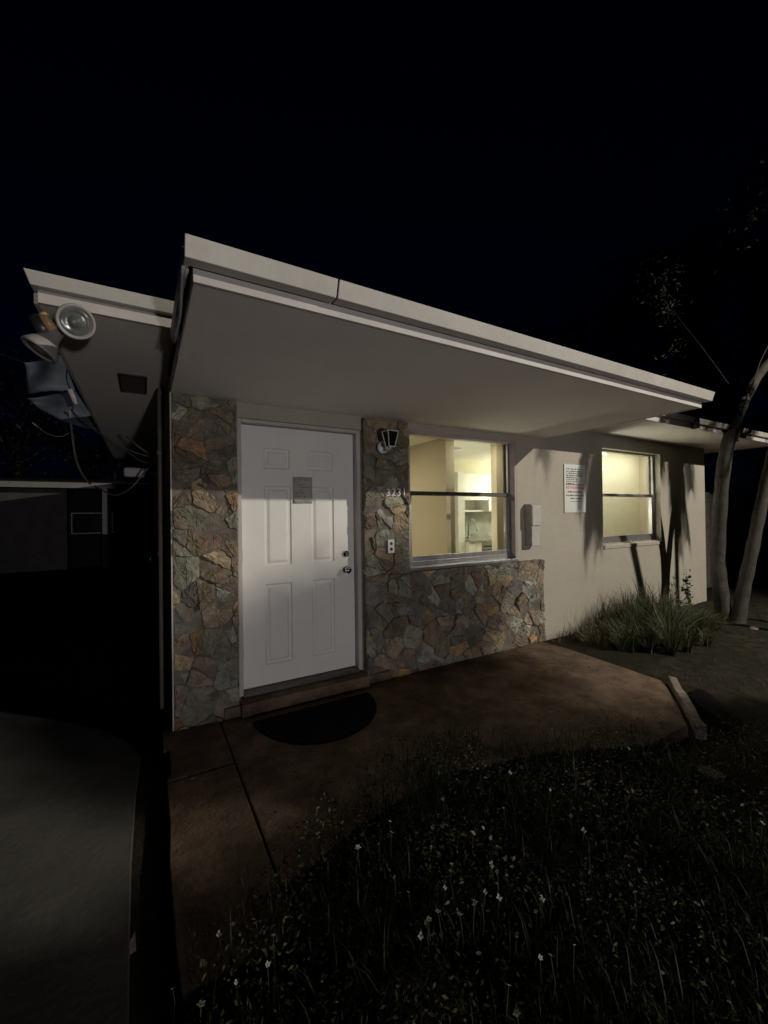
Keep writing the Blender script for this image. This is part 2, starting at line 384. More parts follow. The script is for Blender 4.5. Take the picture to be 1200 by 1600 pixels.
# ---- stone veneer
PAL = [((0.165, 0.172, 0.14), 7), ((0.18, 0.197, 0.185), 2.5), ((0.15, 0.115, 0.082), 6), ((0.235, 0.19, 0.12), 4.5), ((0.26, 0.16, 0.08), 0.8), ((0.07, 0.07, 0.075), 1.2), ((0.16, 0.13, 0.105), 4), ((0.26, 0.265, 0.24), 0.9), ((0.165, 0.105, 0.075), 1.1)]
def pick():
    t = random.uniform(0, sum(w_ for _, w_ in PAL))
    for c, w_ in PAL:
        t -= w_
        if t <= 0: break
    k = random.uniform(0.85, 2.2)
    return tuple(v * k for v in c)
def clip(poly, nx_, nz_, c):
    out = []
    for i in range(len(poly)):
        a, b = poly[i], poly[(i + 1) % len(poly)]
        da, db = a[0] * nx_ + a[1] * nz_ - c, b[0] * nx_ + b[1] * nz_ - c
        if da <= 0: out.append(a)
        if da * db < 0:
            t = da / (da - db); out.append((a[0] + (b[0] - a[0]) * t, a[1] + (b[1] - a[1]) * t))
    return out
def inset(poly, dist):
    n = len(poly); A = sum(poly[i][0] * poly[(i + 1) % n][1] - poly[(i + 1) % n][0] * poly[i][1] for i in range(n))
    sgn = 1 if A > 0 else -1
    out = list(poly)
    for i in range(n):
        a, b = poly[i], poly[(i + 1) % n]; dx, dz = b[0] - a[0], b[1] - a[1]; L = math.hypot(dx, dz)
        if L < 1e-5: continue
        nx_, nz_ = dz / L * sgn, -dx / L * sgn
        out = clip(out, nx_, nz_, nx_ * a[0] + nz_ * a[1] - dist)
        if len(out) < 3: return []
    return out
def rough_poly(poly, step, amp):
    out = []
    for i in range(len(poly)):
        a, b = poly[i], poly[(i + 1) % len(poly)]; L = math.hypot(b[0] - a[0], b[1] - a[1]); k = max(1, int(L / step))
        for j in range(k):
            t = j / k; q = amp if j else 0
            out.append((a[0] + (b[0] - a[0]) * t + random.uniform(-q, q), a[1] + (b[1] - a[1]) * t + random.uniform(-q, q)))
    return out
def veneer(mb, rects, size, y_face, seed):
    random.seed(seed)
    for (x0, x1, z0, z1) in rects:
        sites = []; tries = 0
        while tries < 4000:
            tries += 1
            q = (random.uniform(x0 - 0.1, x1 + 0.1), random.uniform(z0 - 0.1, z1 + 0.1))
            md = size * random.choice([0.55, 0.8, 1.0, 1.25])
            if all(math.hypot((q[0] - s_[0]), (q[1] - s_[1]) * 1.15) > md for s_ in sites): sites.append(q)
            if len(sites) > 400: break
        for i, s_ in enumerate(sites):
            ang = random.uniform(-0.25, 0.25)
            poly = [(x0, z0), (x1, z0), (x1, z1), (x0, z1)]
            for j, t_ in enumerate(sites):
                if i == j: continue
                dx, dz = t_[0] - s_[0], t_[1] - s_[1]
                if abs(dx) > 0.9 or abs(dz) > 0.9: continue
                L = math.hypot(dx, dz)
                poly = clip(poly, dx / L, dz / L, (dx * (s_[0] + t_[0]) + dz * (s_[1] + t_[1])) / 2 / L)
                if len(poly) < 3: break
            if len(poly) < 3: continue
            # break most cells into angular shards
            pieces = [poly]
            for _ in range(random.choice([0, 1, 1, 1, 2])):
                nxt = []
                for pc in pieces:
                    ar = abs(sum(pc[q][0] * pc[(q + 1) % len(pc)][1] - pc[(q + 1) % len(pc)][0] * pc[q][1] for q in range(len(pc)))) / 2
                    if ar < 0.014 or random.random() < 0.15: nxt.append(pc); continue
                    mx_ = sum(v[0] for v in pc) / len(pc) + random.uniform(-0.03, 0.03); mz_ = sum(v[1] for v in pc) / len(pc) + random.uniform(-0.03, 0.03)
                    th_ = random.gauss(0.9, 0.7); ca, sa = math.cos(th_), math.sin(th_)
                    for sg in (1, -1):
                        h2 = clip(pc, sg * ca, sg * sa, sg * (ca * mx_ + sa * mz_))
                        if len(h2) >= 3: nxt.append(h2)
                pieces = nxt
            for poly in pieces:
                poly = inset(poly, random.uniform(-0.001, 0.0025) if random.random() < 0.8 else 0.005)
                if len(poly) < 3: continue
                cut = []
                for q in range(len(poly)):
                    A_, B_ = poly[q], poly[(q + 1) % len(poly)]; cut += [(A_[0] * 0.92 + B_[0] * 0.08, A_[1] * 0.92 + B_[1] * 0.08), (A_[0] * 0.08 + B_[0] * 0.92, A_[1] * 0.08 + B_[1] * 0.92)]
                poly = rough_poly(cut, 0.020, 0.0065)
                cx = sum(v[0] for v in poly) / len(poly); cz = sum(v[1] for v in poly) / len(poly)
                depth = random.uniform(0.020, 0.046); tx, tz = random.gauss(0, 0.10), random.gauss(0, 0.10)
                col = pick(); n = len(poly)
                def yy(x, z, d_): return min(y_face - 0.002, y_face - d_ - tx * (x - cx) - tz * (z - cz))
                rings = [[(x, y_face + 0.02, z) for x, z in poly], [(x, yy(x, z, depth * 0.75), z) for x, z in poly]]
                for f_, dd in ((0.93, 0.98), (0.66, 1.02), (0.33, 1.0)):
                    rings.append([(cx + (x - cx) * f_, yy(x, z, depth * dd) + random.uniform(-0.0055, 0.0055), cz + (z - cz) * f_) for x, z in poly])
                vs = [v for r_ in rings for v in r_]; fs = []
                for r_ in range(len(rings) - 1):
                    for k in range(n): fs.append((r_ * n + k, r_ * n + (k + 1) % n, (r_ + 1) * n + (k + 1) % n, (r_ + 1) * n + k))
                vs.append((cx, yy(cx, cz, depth), cz)); c0 = len(vs) - 1
                for k in range(n): fs.append(((len(rings) - 1) * n + k, (len(rings) - 1) * n + (k + 1) % n, c0))
                mb.add(vs, fs, col)
def stone_part(rects, seed, size=0.30):
    mb = MB(); veneer(mb, rects, size, 3.275, seed)
    o = build('stone_veneer', mb, K['stone'], house)
    mm = MB()
    for (x0, x1, z0, z1) in rects: mm.box(x0, x1, 3.2530, 3.2995, z0, z1)
    build('mortar', mm, K['mortar'], o)
    return o
stone_part([(0.172, 0.612, 0.0, 2.372)], 5)
stone_part([(1.692, 2.165, 0.95, 2.365), (1.692, 4.045, 0.0, 0.949)], 9)
es = MB(); es.box(0.163, 0.1715, 3.245, 3.30, 0.0, 2.378)
build('corner_bead', es, K['trim'], house)

# ---- door
df = MB()
df.box(0.6285, 0.657, 3.315, 3.46, 0.11, 2.261); df.box(1.651, 1.6895, 3.315, 3.46, 0.11, 2.261); df.box(0.657, 1.651, 3.315, 3.46, 2.232, 2.261)
df.box(0.657, 0.672, 3.39, 3.46, 0.13, 2.232); df.box(1.636, 1.651, 3.425, 3.46, 0.13, 2.232)
build('door_frame', df, K['trim'], house, bevel=0.004)
DX0, DX1, DZ0, DZ1, DY = 0.661, 1.647, 0.135, 2.228, 3.382
panels = [(0.845, 1.06, 1.885, 2.055), (1.225, 1.445, 1.885, 2.055), (0.845, 1.07, 1.09, 1.745), (1.245, 1.455, 1.09, 1.745), (0.845, 1.07, 0.29, 0.945), (1.245, 1.455, 0.29, 0.945)]
brk = [(0, 0.0), (0.010, 0.011), (0.022, 0.012), (0.045, 0.002)]
xs = {DX0, DX1}; zs = {DZ0, DZ1}
for a, b, c, e in panels:
    for q, _ in brk: xs |= {a + q, b - q}; zs |= {c + q, e - q}
xs = sorted(xs); zs = sorted(zs)
def pdepth(x, z):
    for a, b, c, e in panels:
        q = min(x - a, b - x, z - c, e - z)
        if q >= -1e-6:
            for (q0, h0), (q1, h1) in zip(brk, brk[1:]):
                if q <= q1 + 1e-6: return h0 + (h1 - h0) * max(0, (q - q0)) / (q1 - q0)
            return brk[-1][1]
    return 0.0
dm = MB()
for z in zs:
    for x in xs: dm.v.append((x, DY + pdepth(x, z), z))
n = len(xs)
for j in range(len(zs) - 1):
    for i in range(n - 1): dm.f.append((j * n + i, j * n + i + 1, (j + 1) * n + i + 1, (j + 1) * n + i))
dm.add([(DX0, DY, DZ0), (DX1, DY, DZ0), (DX1, DY, DZ1), (DX0, DY, DZ1), (DX0, DY + 0.042, DZ0), (DX1, DY + 0.042, DZ0), (DX1, DY + 0.042, DZ1), (DX0, DY + 0.042, DZ1)],
       [(4, 7, 6, 5), (0, 4, 5, 1), (1, 5, 6, 2), (2, 6, 7, 3), (3, 7, 4, 0)])
door = build('door', dm, K['door'], house)
kn = MB(); kn.lathe([(0.033, 0), (0.034, 0.006), (0.02, 0.012), (0.012, 0.02), (0.012, 0.035), (0.024, 0.042), (0.031, 0.052), (0.031, 0.062), (0.024, 0.072), (0.012, 0.076), (0.0, 0.077)], (1.563, DY, 1.01), (0, -1, 0))
build('door_knob', kn, K['chrome'], door, smooth=True)
kn = MB(); kn.lathe([(0.030, 0), (0.031, 0.008), (0.026, 0.016), (0.018, 0.018), (0.017, 0.026), (0.0, 0.027)], (1.563, DY, 1.152), (0, -1, 0))
build('deadbolt', kn, K['chrome'], door, smooth=True)
for z in (0.42, 1.19, 1.95):
    h = MB(); h.tube([(0.662, 3.372, z - 0.05), (0.662, 3.372, z + 0.05)], 0.007, 8)
    build('hinge', h, K['steel'], door)
th = MB(); th.box(0.657, 1.651, 3.30, 3.46, 0.1005, 0.128)
build('threshold', th, K['alu_dark'], door, bevel=0.004)
ds = MB(); ds.box(0.50, 1.93, 3.225, 3.2715, 0.0005, 0.08); ds.box(0.615, 1.69, 3.18, 3.46, 0.0015, 0.1)
build('doorstep', ds, K['patio'], house, bevel=0.008)

# ---- windows
def window(x0, x1, z0, z1, zr, dark_mid):
    yf = 3.385
    fr = MB(); wd = 0.045
    fr.box(x0, x0 + wd, yf, yf + 0.07, z0, z1); fr.box(x1 - wd, x1, yf, yf + 0.07, z0, z1)
    fr.box(x0 + wd, x1 - wd, yf, yf + 0.07, z1 - wd * 0.55, z1); fr.box(x0 + wd, x1 - wd, yf, yf + 0.07, z0, z0 + wd)
    f = build('window', fr, K['alu'], house, bevel=0.003)
    t = MB(); t.box(x0 + wd, x1 - wd, yf + 0.006, yf + 0.05, zr - 0.021, zr + 0.021); t.box(x0 + wd, x1 - wd, yf - 0.008, yf + 0.006, zr - 0.019, zr - 0.004)
    build('meeting_rail', t, K['alu_dark'] if dark_mid else K['alu'], f, bevel=0.002)
    s_ = MB(); a, b = x0 + wd, x1 - wd; w_ = 0.028
    s_.box(a, a + w_, yf + 0.004, yf + 0.03, z0 + wd, zr - 0.022); s_.box(b - w_, b, yf + 0.004, yf + 0.03, z0 + wd, zr - 0.022)
    s_.box(a + w_, b - w_, yf + 0.004, yf + 0.03, z0 + wd, z0 + wd + 0.05)
    build('lower_sash', s_, K['alu'], f, bevel=0.002)
    u = MB(); u.box(b - 0.02, b, yf + 0.036, yf + 0.055, zr + 0.022, z1 - wd * 0.55)
    build('upper_sash', u, K['alu_dark'], f)
    q = MB(); q.add([(a, yf + 0.045, zr), (b, yf + 0.045, zr), (b, yf + 0.045, z1 - 0.01), (a, yf + 0.045, z1 - 0.01)], [(0, 1, 2, 3)])
    build('pane', q, K['glass'], f)
    q = MB(); q.add([(a + 0.01, yf + 0.018, z0 + wd), (b - 0.01, yf + 0.018, z0 + wd), (b - 0.01, yf + 0.018, zr), (a + 0.01, yf + 0.018, zr)], [(0, 1, 2, 3)])
    build('pane', q, K['glass'], f)
    q = MB(); q.add([(a + 0.01, yf + 0.027, z0 + wd), (b - 0.01, yf + 0.027, z0 + wd), (b - 0.01, yf + 0.027, zr), (a + 0.01, yf + 0.027, zr)], [(0, 1, 2, 3)])
    build('insect_screen', q, K['screen'], f)
    return f
w1 = window(2.216, 3.669, 0.986, 2.314, 1.708, True)
si = MB(); si.box(2.17, 3.66, 3.27, 3.384, 0.952, 0.986)
build('sill', si, K['alu'], w1, bevel=0.005)
w2 = window(5.311, 6.779, 1.065, 2.359, 1.732, False)
si = MB(); si.prism_x([(3.285, 1.0), (3.384, 1.0), (3.384, 1.064), (3.30, 1.050), (3.285, 1.045)], 5.312, 6.778)
build('sill', si, K['stucco'], w2, bevel=0.004)
rv = MB(); rv.box(3.645, 3.6695, 3.302, 3.3845, 0.987, 2.314); rv.box(2.22, 3.644, 3.302, 3.3845, 2.29, 2.3145)
build('reveal', rv, K['reveal'], w1)

# ---- soffit vent
vt = MB()
vx0, vx1, vy0, vy1 = -0.155, 0.03, 3.5, 3.98
vt.box(vx0, vx1, vy0, vy0 + 0.02, 2.53, 2.5395); vt.box(vx0, vx1, vy1 - 0.02, vy1, 2.53, 2.5395); vt.box(vx0, vx0 + 0.015, vy0 + 0.02, vy1 - 0.02, 2.53, 2.5395); vt.box(vx1 - 0.015, vx1, vy0 + 0.02, vy1 - 0.02, 2.53, 2.5395)
for i in range(14):
    yv = vy0 + 0.03 + i * 0.031; vt.box(vx0 + 0.015, vx1 - 0.015, yv, yv + 0.014, 2.532, 2.5395)
build('soffit_vent', vt, K['grille'], house)

# ---- interior
it = MB()
it.box(0.38, 3.2, 6.6, 6.7, 0.05, 2.44)                       # back of living room
it.box(3.199, 3.335, 3.98, 6.6, 0.05, 2.44)                   # partition
build('partition', it, K['int_beige'], house)
it = MB(); it.box(4.05, 4.95, 3.98, 4.08, 0.05, 2.44); build('partition', it, K['int_beige'], house)
it = MB(); it.box(4.951, 5.05, 3.51, 4.25, 0.05, 2.60); it.box(4.951, 8.0, 4.25, 4.35, 0.05, 2.6); build('partition', it, K['int_cream'], house)
it = MB(); it.box(7.985, 7.999, 3.51, 4.249, 0.05, 2.6); build('wall_lining', it, K['int_beige'], house)
it = MB(); it.box(3.336, 6.6, 6.3, 6.4, 0.05, 2.44); it.box(6.6, 6.7, 4.36, 6.4, 0.05, 2.44); build('partition', it, K['int_cream'], house)
it = MB(); it.box(0.38, 4.95, 3.505, 3.979, 2.441, 2.49); it.box(0.38, 3.198, 3.98, 6.7, 2.441, 2.49); it.box(3.2, 6.7, 4.081, 6.4, 2.441, 2.49); it.box(5.05, 8.0, 3.505, 4.35, 2.601, 2.63)
build('ceiling', it, K['int_ceiling'], house)
it = MB(); it.box(0.38, 8.0, 3.505, 6.7, -0.02, 0.045); build('floor', it, K['floor'], house)

def area(name, loc, sx, sy, power, col, rot=(0, 0, 0)):
    d_ = bpy.data.lights.new(name, 'AREA'); d_.shape = 'RECTANGLE'; d_.size = sx; d_.size_y = sy; d_.energy = power; d_.color = col
    o = bpy.data.objects.new(name, d_); COL.objects.link(o); o.location = loc; o.rotation_euler = rot
def point(name, loc, power, col, rad):
    d_ = bpy.data.lights.new(name, 'POINT'); d_.energy = power; d_.color = col; d_.shadow_soft_size = rad
    o = bpy.data.objects.new(name, d_); COL.objects.link(o); o.location = loc
point('kitchen_light', (5.95, 4.75, 1.9), 42, (1.0, 0.985, 0.92), 0.12)
point('kitchen_fill', (3.62, 4.45, 1.3), 16, (1.0, 0.985, 0.86), 0.1)  # second low point, added to brighten the kitchen ceiling and upper wall
area('living_room_light', (1.6, 4.8, 2.42), 0.4, 0.4, 44, (1.0, 0.90, 0.68))
area('hall_light', (3.7, 3.75, 2.43), 0.3, 0.3, 7.0, (1.0, 0.93, 0.72))
area('small_room_light', (6.6, 3.80, 2.59), 2.4, 0.3, 25, (1.0, 0.975, 0.92))
point('small_room_lamp', (5.45, 3.80, 1.5), 25, (1.0, 0.975, 0.92), 0.12)

# kitchen units
ku = thing('kitchen_cabinets', (5.2, 5.9, 0.05), 'white kitchen cabinets with grey worktop seen through the large window', 'kitchen cabinets')
c = MB(); c.box(4.70, 5.39, 5.5, 5.9, 1.735, 2.2); build('wall_cabinet', c, K['cab_white'], ku, bevel=0.004)
c = MB(); c.box(5.398, 6.5, 5.5, 5.9, 1.53, 2.2); build('wall_cabinet', c, K['cab_white'], ku, bevel=0.004)
c = MB(); c.box(4.55, 6.5, 5.51, 6.29, 2.2015, 2.44); build('bulkhead', c, K['int_cream'], ku)
c = MB(); c.box(4.70, 5.39, 5.62, 5.9, 1.53, 1.56); c.box(4.70, 5.39, 5.86, 5.9, 1.56, 1.735); build('open_shelf', c, K['cab_white'], ku)
c = MB(); c.box(4.55, 4.695, 5.35, 6.0, 0.06, 2.2); build('side_panel', c, K['cab_white'], ku, bevel=0.004)
c = MB(); c.box(4.70, 6.5, 5.97, 6.0, 1.05, 1.53); build('splashback', c, K['marble'], ku)
c = MB(); c.box(4.70, 6.5, 5.22, 5.969, 1.02, 1.055); build('worktop', c, K['worktop'], ku, bevel=0.004)
for a, b in ((4.705, 4.86), (4.87, 5.0)):
    c = MB(); c.box(a, b, 5.27, 5.9, 0.1, 1.015); build('base_cabinet', c, K['cab_white'], ku, bevel=0.004)
c = MB(); c.box(5.01, 5.6, 5.27, 5.9, 0.1, 1.015)
dw = build('dishwasher', c, K['steel'], ku, bevel=0.004)
for zz in (0.93, 0.86): 
    c = MB(); c.box(5.04, 5.57, 5.245, 5.269, zz - 0.012, zz + 0.012); build('handle', c, K['black_glass'], dw)
fa = thing('kitchen_tap', (5.13, 5.75, 1.056), 'tall arched chrome tap above the worktop in the lit kitchen', 'tap')
c = MB(); c.tube([(5.13, 5.75, 1.056), (5.13, 5.75, 1.3)] + [(5.13 + 0.07 - 0.07 * math.cos(a), 5.75 - 0.02 * math.sin(a / 2), 1.3 + 0.1 * math.sin(a)) for a in np.linspace(0.2, math.pi, 10)] + [(5.285, 5.7, 1.22), (5.29, 5.7, 1.17)], 0.012, 8)
build('spout', c, K['steel'], fa, smooth=True)
c = MB(); c.lathe([(0.03, 0), (0.028, 0.012), (0.018, 0.02), (0.016, 0.06)], (5.13, 5.75, 1.0565), (0, 0, 1)); build('base', c, K['steel'], fa, smooth=True)
c = MB(); c.tube([(5.146, 5.74, 1.11), (5.23, 5.70, 1.12)], 0.008, 8); build('lever', c, K['steel'], fa)
dt = MB(); dt.lathe([(0.07, 0), (0.07, 0.02), (0.055, 0.028), (0, 0.03)], (3.9, 4.6, 2.4405), (0, 0, -1), 20)
tag(build('smoke_detector', dt, K['white_plastic'], smooth=True), 'small round smoke detector on the lit kitchen ceiling', 'smoke detector')

# ================================================================== THINGS ON THE FACADE
# wall lantern
ln = thing('wall_lantern', (1.87, 3.23, 2.1), 'small white wall lantern with dark glass on the stone pier', 'wall lantern')
c = MB(); c.lathe([(0.056, 0), (0.056, 0.012), (0.045, 0.022), (0, 0.024)], (1.868, 3.225, 2.105), (0, -1, 0)); build('back_plate', c, K['white_metal'], ln, smooth=True)
c = MB(); c.tube([(1.868, 3.20, 2.10), (1.868, 3.16, 2.07), (1.868, 3.10, 2.075), (1.868, 3.085, 2.092)], 0.009, 8); build('arm', c, K['white_metal'], ln, smooth=True)
def lan(t, hw, z): hw *= 0.68; return [(1.868 + sx * hw, 3.085 + sy * hw, z) for sx, sy in ((-1, -1), (1, -1), (1, 1), (-1, 1))]
b0, b1 = lan(0, 0.042, 2.092), lan(0, 0.078, 2.225)
c = MB(); c.add(lan(0, 0.038, 2.094) + lan(0, 0.072, 2.223), [(3, 2, 1, 0), (4, 5, 6, 7), (0, 1, 5, 4), (1, 2, 6, 5), (2, 3, 7, 6), (3, 0, 4, 7)]); build('glass', c, K['black_glass'], ln)
c = MB()
for i in range(4):
    j = (i + 1) % 4
    c.tube([b0[i], b1[i]], 0.0045, 6); c.tube([b0[i], b0[j]], 0.0045, 6); c.tube([b1[i], b1[j]], 0.0055, 6)
build('cage', c, K['white_metal'], ln)
c = MB(); c.add(lan(0, 0.078, 2.232) + [(1.868, 3.085, 2.252)], [(3, 2, 1, 0), (0, 1, 4), (1, 2, 4), (2, 3, 4), (3, 0, 4)]); build('roof', c, K['alu_dark'], ln)

# house number
hn = thing('house_number', (1.99, 3.22, 1.68), 'white house number 3231 fixed low on the shaded stone pier', 'house number')
bk = MB()
for ch, x, dz in (('3', 1.893, -0.006), ('2', 1.950, 0.0), ('3', 2.008, -0.002), ('1', 2.066, 0.004)):
    m_ = text_mb(ch, 0.098, (x, 3.215, 1.672 + dz), 0.006)
    build('digit', m_, K['white_metal'], hn)

# socket plate
sk = thing('socket_plate', (1.945, 3.22, 1.21), 'small cream socket cover plate below the house number on the stones', 'socket')
c = MB(); c.box(1.908, 1.978, 3.214, 3.222, 1.148, 1.272); build('cover', c, K['white_plastic'], sk, bevel=0.004)
for z in (1.185, 1.235):
    c = MB(); c.lathe([(0.014, 0), (0.014, 0.003), (0, 0.003)], (1.943, 3.2138, z), (0, -1, 0), 14); build('outlet', c, K['grille'], sk)

# mailbox
mbx = thing('mailbox', (3.87, 3.3, 1.12), 'slim white wall mailbox between the large window and the notice', 'mailbox')
c = MB(); c.box(3.792, 3.925, 3.195, 3.2995, 1.12, 1.40); build('box', c, K['grey_plastic'], mbx, bevel=0.008)
c = MB(); c.prism_x([(3.175, 1.352), (3.2994, 1.402), (3.2994, 1.60), (3.205, 1.595), (3.18, 1.575)], 3.786, 3.932); build('lid', c, K['grey_plastic'], mbx, bevel=0.006)

# notices
nb = thing('no_trespassing_notice', (4.71, 3.3, 1.5), 'white notice with black print and red trespass warning on the beige wall', 'notice')
c = MB(); c.box(4.50, 4.92, 3.287, 3.2985, 1.495, 2.10); build('sheet', c, K['paper'], nb)
def scribble(mb, x0, x1, z, h, y):
    x = x0
    while x < x1 - 0.01:
        wd = random.uniform(0.012, 0.045); wd = min(wd, x1 - x)
        k = max(1, int(wd / 0.007))
        for i in range(k):
            q = x + i * 0.0075; hh = h * random.choice([0.6, 0.8, 1.0]); mb.box(q, q + 0.0052, y - 0.0012, y, z, z + hh)
        x += wd + 0.009
random.seed(21)
c = MB()
for i, (z, x1) in enumerate([(2.035, 4.87), (2.005, 4.86), (1.98, 4.87), (1.953, 4.87), (1.926, 4.78), (1.902, 4.76), (1.877, 4.75), (1.85, 4.70)]):
    c = MB(); scribble(c, 4.54, x1, z, 0.016, 3.2868); build('printed_line', c, K['ink'], nb)
m_ = text_mb('NO', 0.055, (4.53, 3.2865, 1.79), 0.001); build('lettering', m_, K['red_ink'], nb)
m_ = text_mb('TRESPASSING', 0.046, (4.615, 3.2865, 1.792), 0.001); build('lettering', m_, K['red_ink'], nb)
for x0, x1, z, h in ((4.53, 4.90, 1.838, 0.018), (4.56, 4.88, 1.745, 0.022)):
    c = MB(); scribble(c, x0, x1, z, h, 3.2868); build('printed_line', c, K['red_ink'], nb)
for x0, x1, z, h in ((4.53, 4.89, 1.703, 0.018), (4.62, 4.82, 1.665, 0.018), (4.60, 4.82, 1.63, 0.008)):
    c = MB(); scribble(c, x0, x1, z, h, 3.2868); build('printed_line', c, K['ink'], nb)

pn = thing('door_notice', (1.17, 3.38, 1.6), 'grey printed paper taped to the upper middle of the white door', 'paper notice')
c = MB()
for j in range(7):
    for i in range(7):
        c.v.append((1.083 + i * 0.0285, 3.3775 - 0.004 * math.sin(i * 1.1 + j) * (1 if 0 < i < 6 else 0.3), 1.602 + j * 0.0375))
for j in range(6):
    for i in range(6): c.f.append((j * 7 + i, j * 7 + i + 1, (j + 1) * 7 + i + 1, (j + 1) * 7 + i))
sh = build('sheet', c, K['grey_paper'], pn, smooth=True)
so_ = sh.modifiers.new('thick', 'SOLIDIFY'); so_.thickness = 0.001
c = MB()
for z, x0, x1 in [(1.80, 1.10, 1.24), (1.779, 1.10, 1.16), (1.757, 1.12, 1.19), (1.735, 1.14, 1.24), (1.712, 1.14, 1.18), (1.69, 1.10, 1.20), (1.66, 1.12, 1.19)]:
    c = MB(); scribble(c, x0, x1, z, 0.006, 3.3725); build('printed_line', c, K['ink'], pn)

# twin security light under the eave corner
sl = thing('security_light', (-0.33, 2.65, 2.54), 'twin headed security floodlight under the left eave corner', 'security light')
c = MB(); c.lathe([(0.07, 0), (0.07, 0.018), (0.05, 0.03), (0.03, 0.045), (0, 0.047)], (-0.33, 2.68, 2.5395), (0, 0, -1)); build('base_plate', c, K['old_plastic'], sl, smooth=True)
c = MB(); c.tube([(-0.33, 2.68, 2.50), (-0.30, 2.69, 2.49), (-0.27, 2.67, 2.49)], 0.022, 12); c.tube([(-0.33, 2.68, 2.50), (-0.37, 2.66, 2.46), (-0.38, 2.65, 2.42)], 0.022, 12); build('bracket', c, K['old_plastic'], sl, smooth=True)
def head(o, ax, lens=True):
    c = MB(); c.lathe([(0.0, -0.13), (0.028, -0.13), (0.032, -0.10), (0.036, -0.075), (0.06, -0.035), (0.078, 0.0), (0.081, 0.012), (0.075, 0.016), (0.068, 0.013), (0.064, 0.004)], o, ax, 32); h_ = build('lamp_head', c, K['old_plastic'], sl, smooth=True)
    c = MB(); c.lathe([(0.066, 0.002), (0.060, 0.007), (0.048, 0.010), (0.046, 0.007), (0.030, 0.009), (0.028, 0.013), (0.012, 0.017), (0.0, 0.019)], o, ax, 32); build('lens', c, K['lens'], h_, smooth=True)
fdir = -ray(118, 503).normalized()
head(on_y(118, 503, 2.46), Vector((fdir.x + 0.18, fdir.y, fdir.z + 0.10)))
head(on_y(63, 545, 2.56), (-0.55, -0.10, -0.83))
c = MB(); a_ = on_y(66, 491, 2.55); b_ = on_y(84, 516, 2.55); c.tube([a_, b_], 0.021, 14); build('sensor', c, K['amber'], sl, smooth=True)
c = MB(); c.tube([a_ + Vector((-0.03, 0.05, -0.0)), b_ + Vector((-0.03, 0.05, -0.02))], 0.036, 14); build('sensor_housing', c, K['alu_dark'], sl, smooth=True)

# services on the left side wall
q0 = on_y(243, 760, 4.7); q1 = on_y(244, 850, 4.7)
cd = MB(); cd.tube([q1, q0, q0 + Vector((0.005, 0, 0.12))], 0.008, 10)
tag(build('conduit', cd, K['pipe'], smooth=True), 'pale thin vertical conduit on the dark side wall of the house', 'conduit')
cd = MB(); cd.tube([(0.125, 3.75, -0.07), (0.125, 3.75, 2.53)], 0.028, 12); cd.tube([(0.125, 3.75, 2.0), (0.125, 3.75, 2.03)], 0.034, 12); cd.tube([(0.125, 3.75, 1.2), (0.125, 3.75, 1.23)], 0.034, 12)
tag(build('downpipe', cd, K['wire'], smooth=True), 'thick dark downpipe nearest the stone corner on the side wall', 'downpipe')
a0 = on_y(193, 730, 4.9); a1 = on_y(228, 746, 4.9)
wh = thing('junction_box', a1, 'pale grey junction box where the loose cables meet the side wall', 'junction box')
c = MB(); c.box(a0.x, a1.x, 4.88, 4.98, a1.z, a0.z); build('box', c, K['pipe'], wh, bevel=0.02)
c = MB(); c.tube([(a1.x, 4.93, a1.z + 0.04), (0.165, 4.93, a1.z + 0.06)], 0.012, 8); build('bracket', c, K['pipe'], wh, smooth=True)
def cable(pts, r, label, n=14):
    P = [Vector(q) for q in pts]; out = []
    for i in range(len(P) - 1):
        p0 = P[max(i - 1, 0)]; p1 = P[i]; p2 = P[i + 1]; p3 = P[min(i + 2, len(P) - 1)]
        for k in range(6):
            t = k / 6; out.append(0.5 * ((2 * p1) + (-p0 + p2) * t + (2 * p0 - 5 * p1 + 4 * p2 - p3) * t * t + (-p0 + 3 * p1 - 3 * p2 + p3) * t ** 3))
    out.append(P[-1]); c = MB(); c.tube(out, r, 6)
    return tag(build('overhead_cable', c, K['wire'], smooth=True), label, 'cable', 'overhead service cables')
cable([on_y(243, 716, 4.4), on_y(200, 703, 4.7), on_y(165, 683, 5.0), on_y(136, 664, 5.4), on_y(110, 640, 5.8)], 0.007, 'taut cable rising from the side wall to the pale tarpaulin')
cable([on_y(244, 716, 4.4), on_y(228, 706, 4.5), on_y(212, 694, 4.6), on_y(198, 682, 4.8)], 0.009, 'short thick cable highest where the cables meet the side wall')
cable([on_y(244, 722, 4.4), on_y(232, 724, 4.5), on_y(216, 718, 4.7), on_y(200, 706, 4.9)], 0.006, 'thin slack cable just below the short thick cable')
cable([on_y(243, 720, 4.4), on_y(228, 735, 4.5), on_y(205, 762, 4.7), on_y(180, 774, 5.0), on_y(160, 766, 5.3), on_y(148, 760, 5.6)], 0.008, 'slack cable looping below the junction box in front of the neighbouring house')
cable([on_y(108, 640, 6.2), on_y(112, 672, 6.3), on_y(118, 715, 6.4), on_y(128, 740, 6.5), on_y(141, 756, 6.7)], 0.014, 'pale cable hanging straight down from the tarpaulin')
cable([on_y(50, 660, 6.4), on_y(75, 678, 6.4), on_y(95, 682, 6.4), on_y(108, 676, 6.4)], 0.008, 'short cable sagging under the tarpaulin at far left')
cable([on_y(249, 852, 4.3), on_y(242, 858, 4.3), on_y(237, 868, 4.3), on_y(234, 876, 4.3)], 0.006, 'short cable end curling off the side wall at window height')

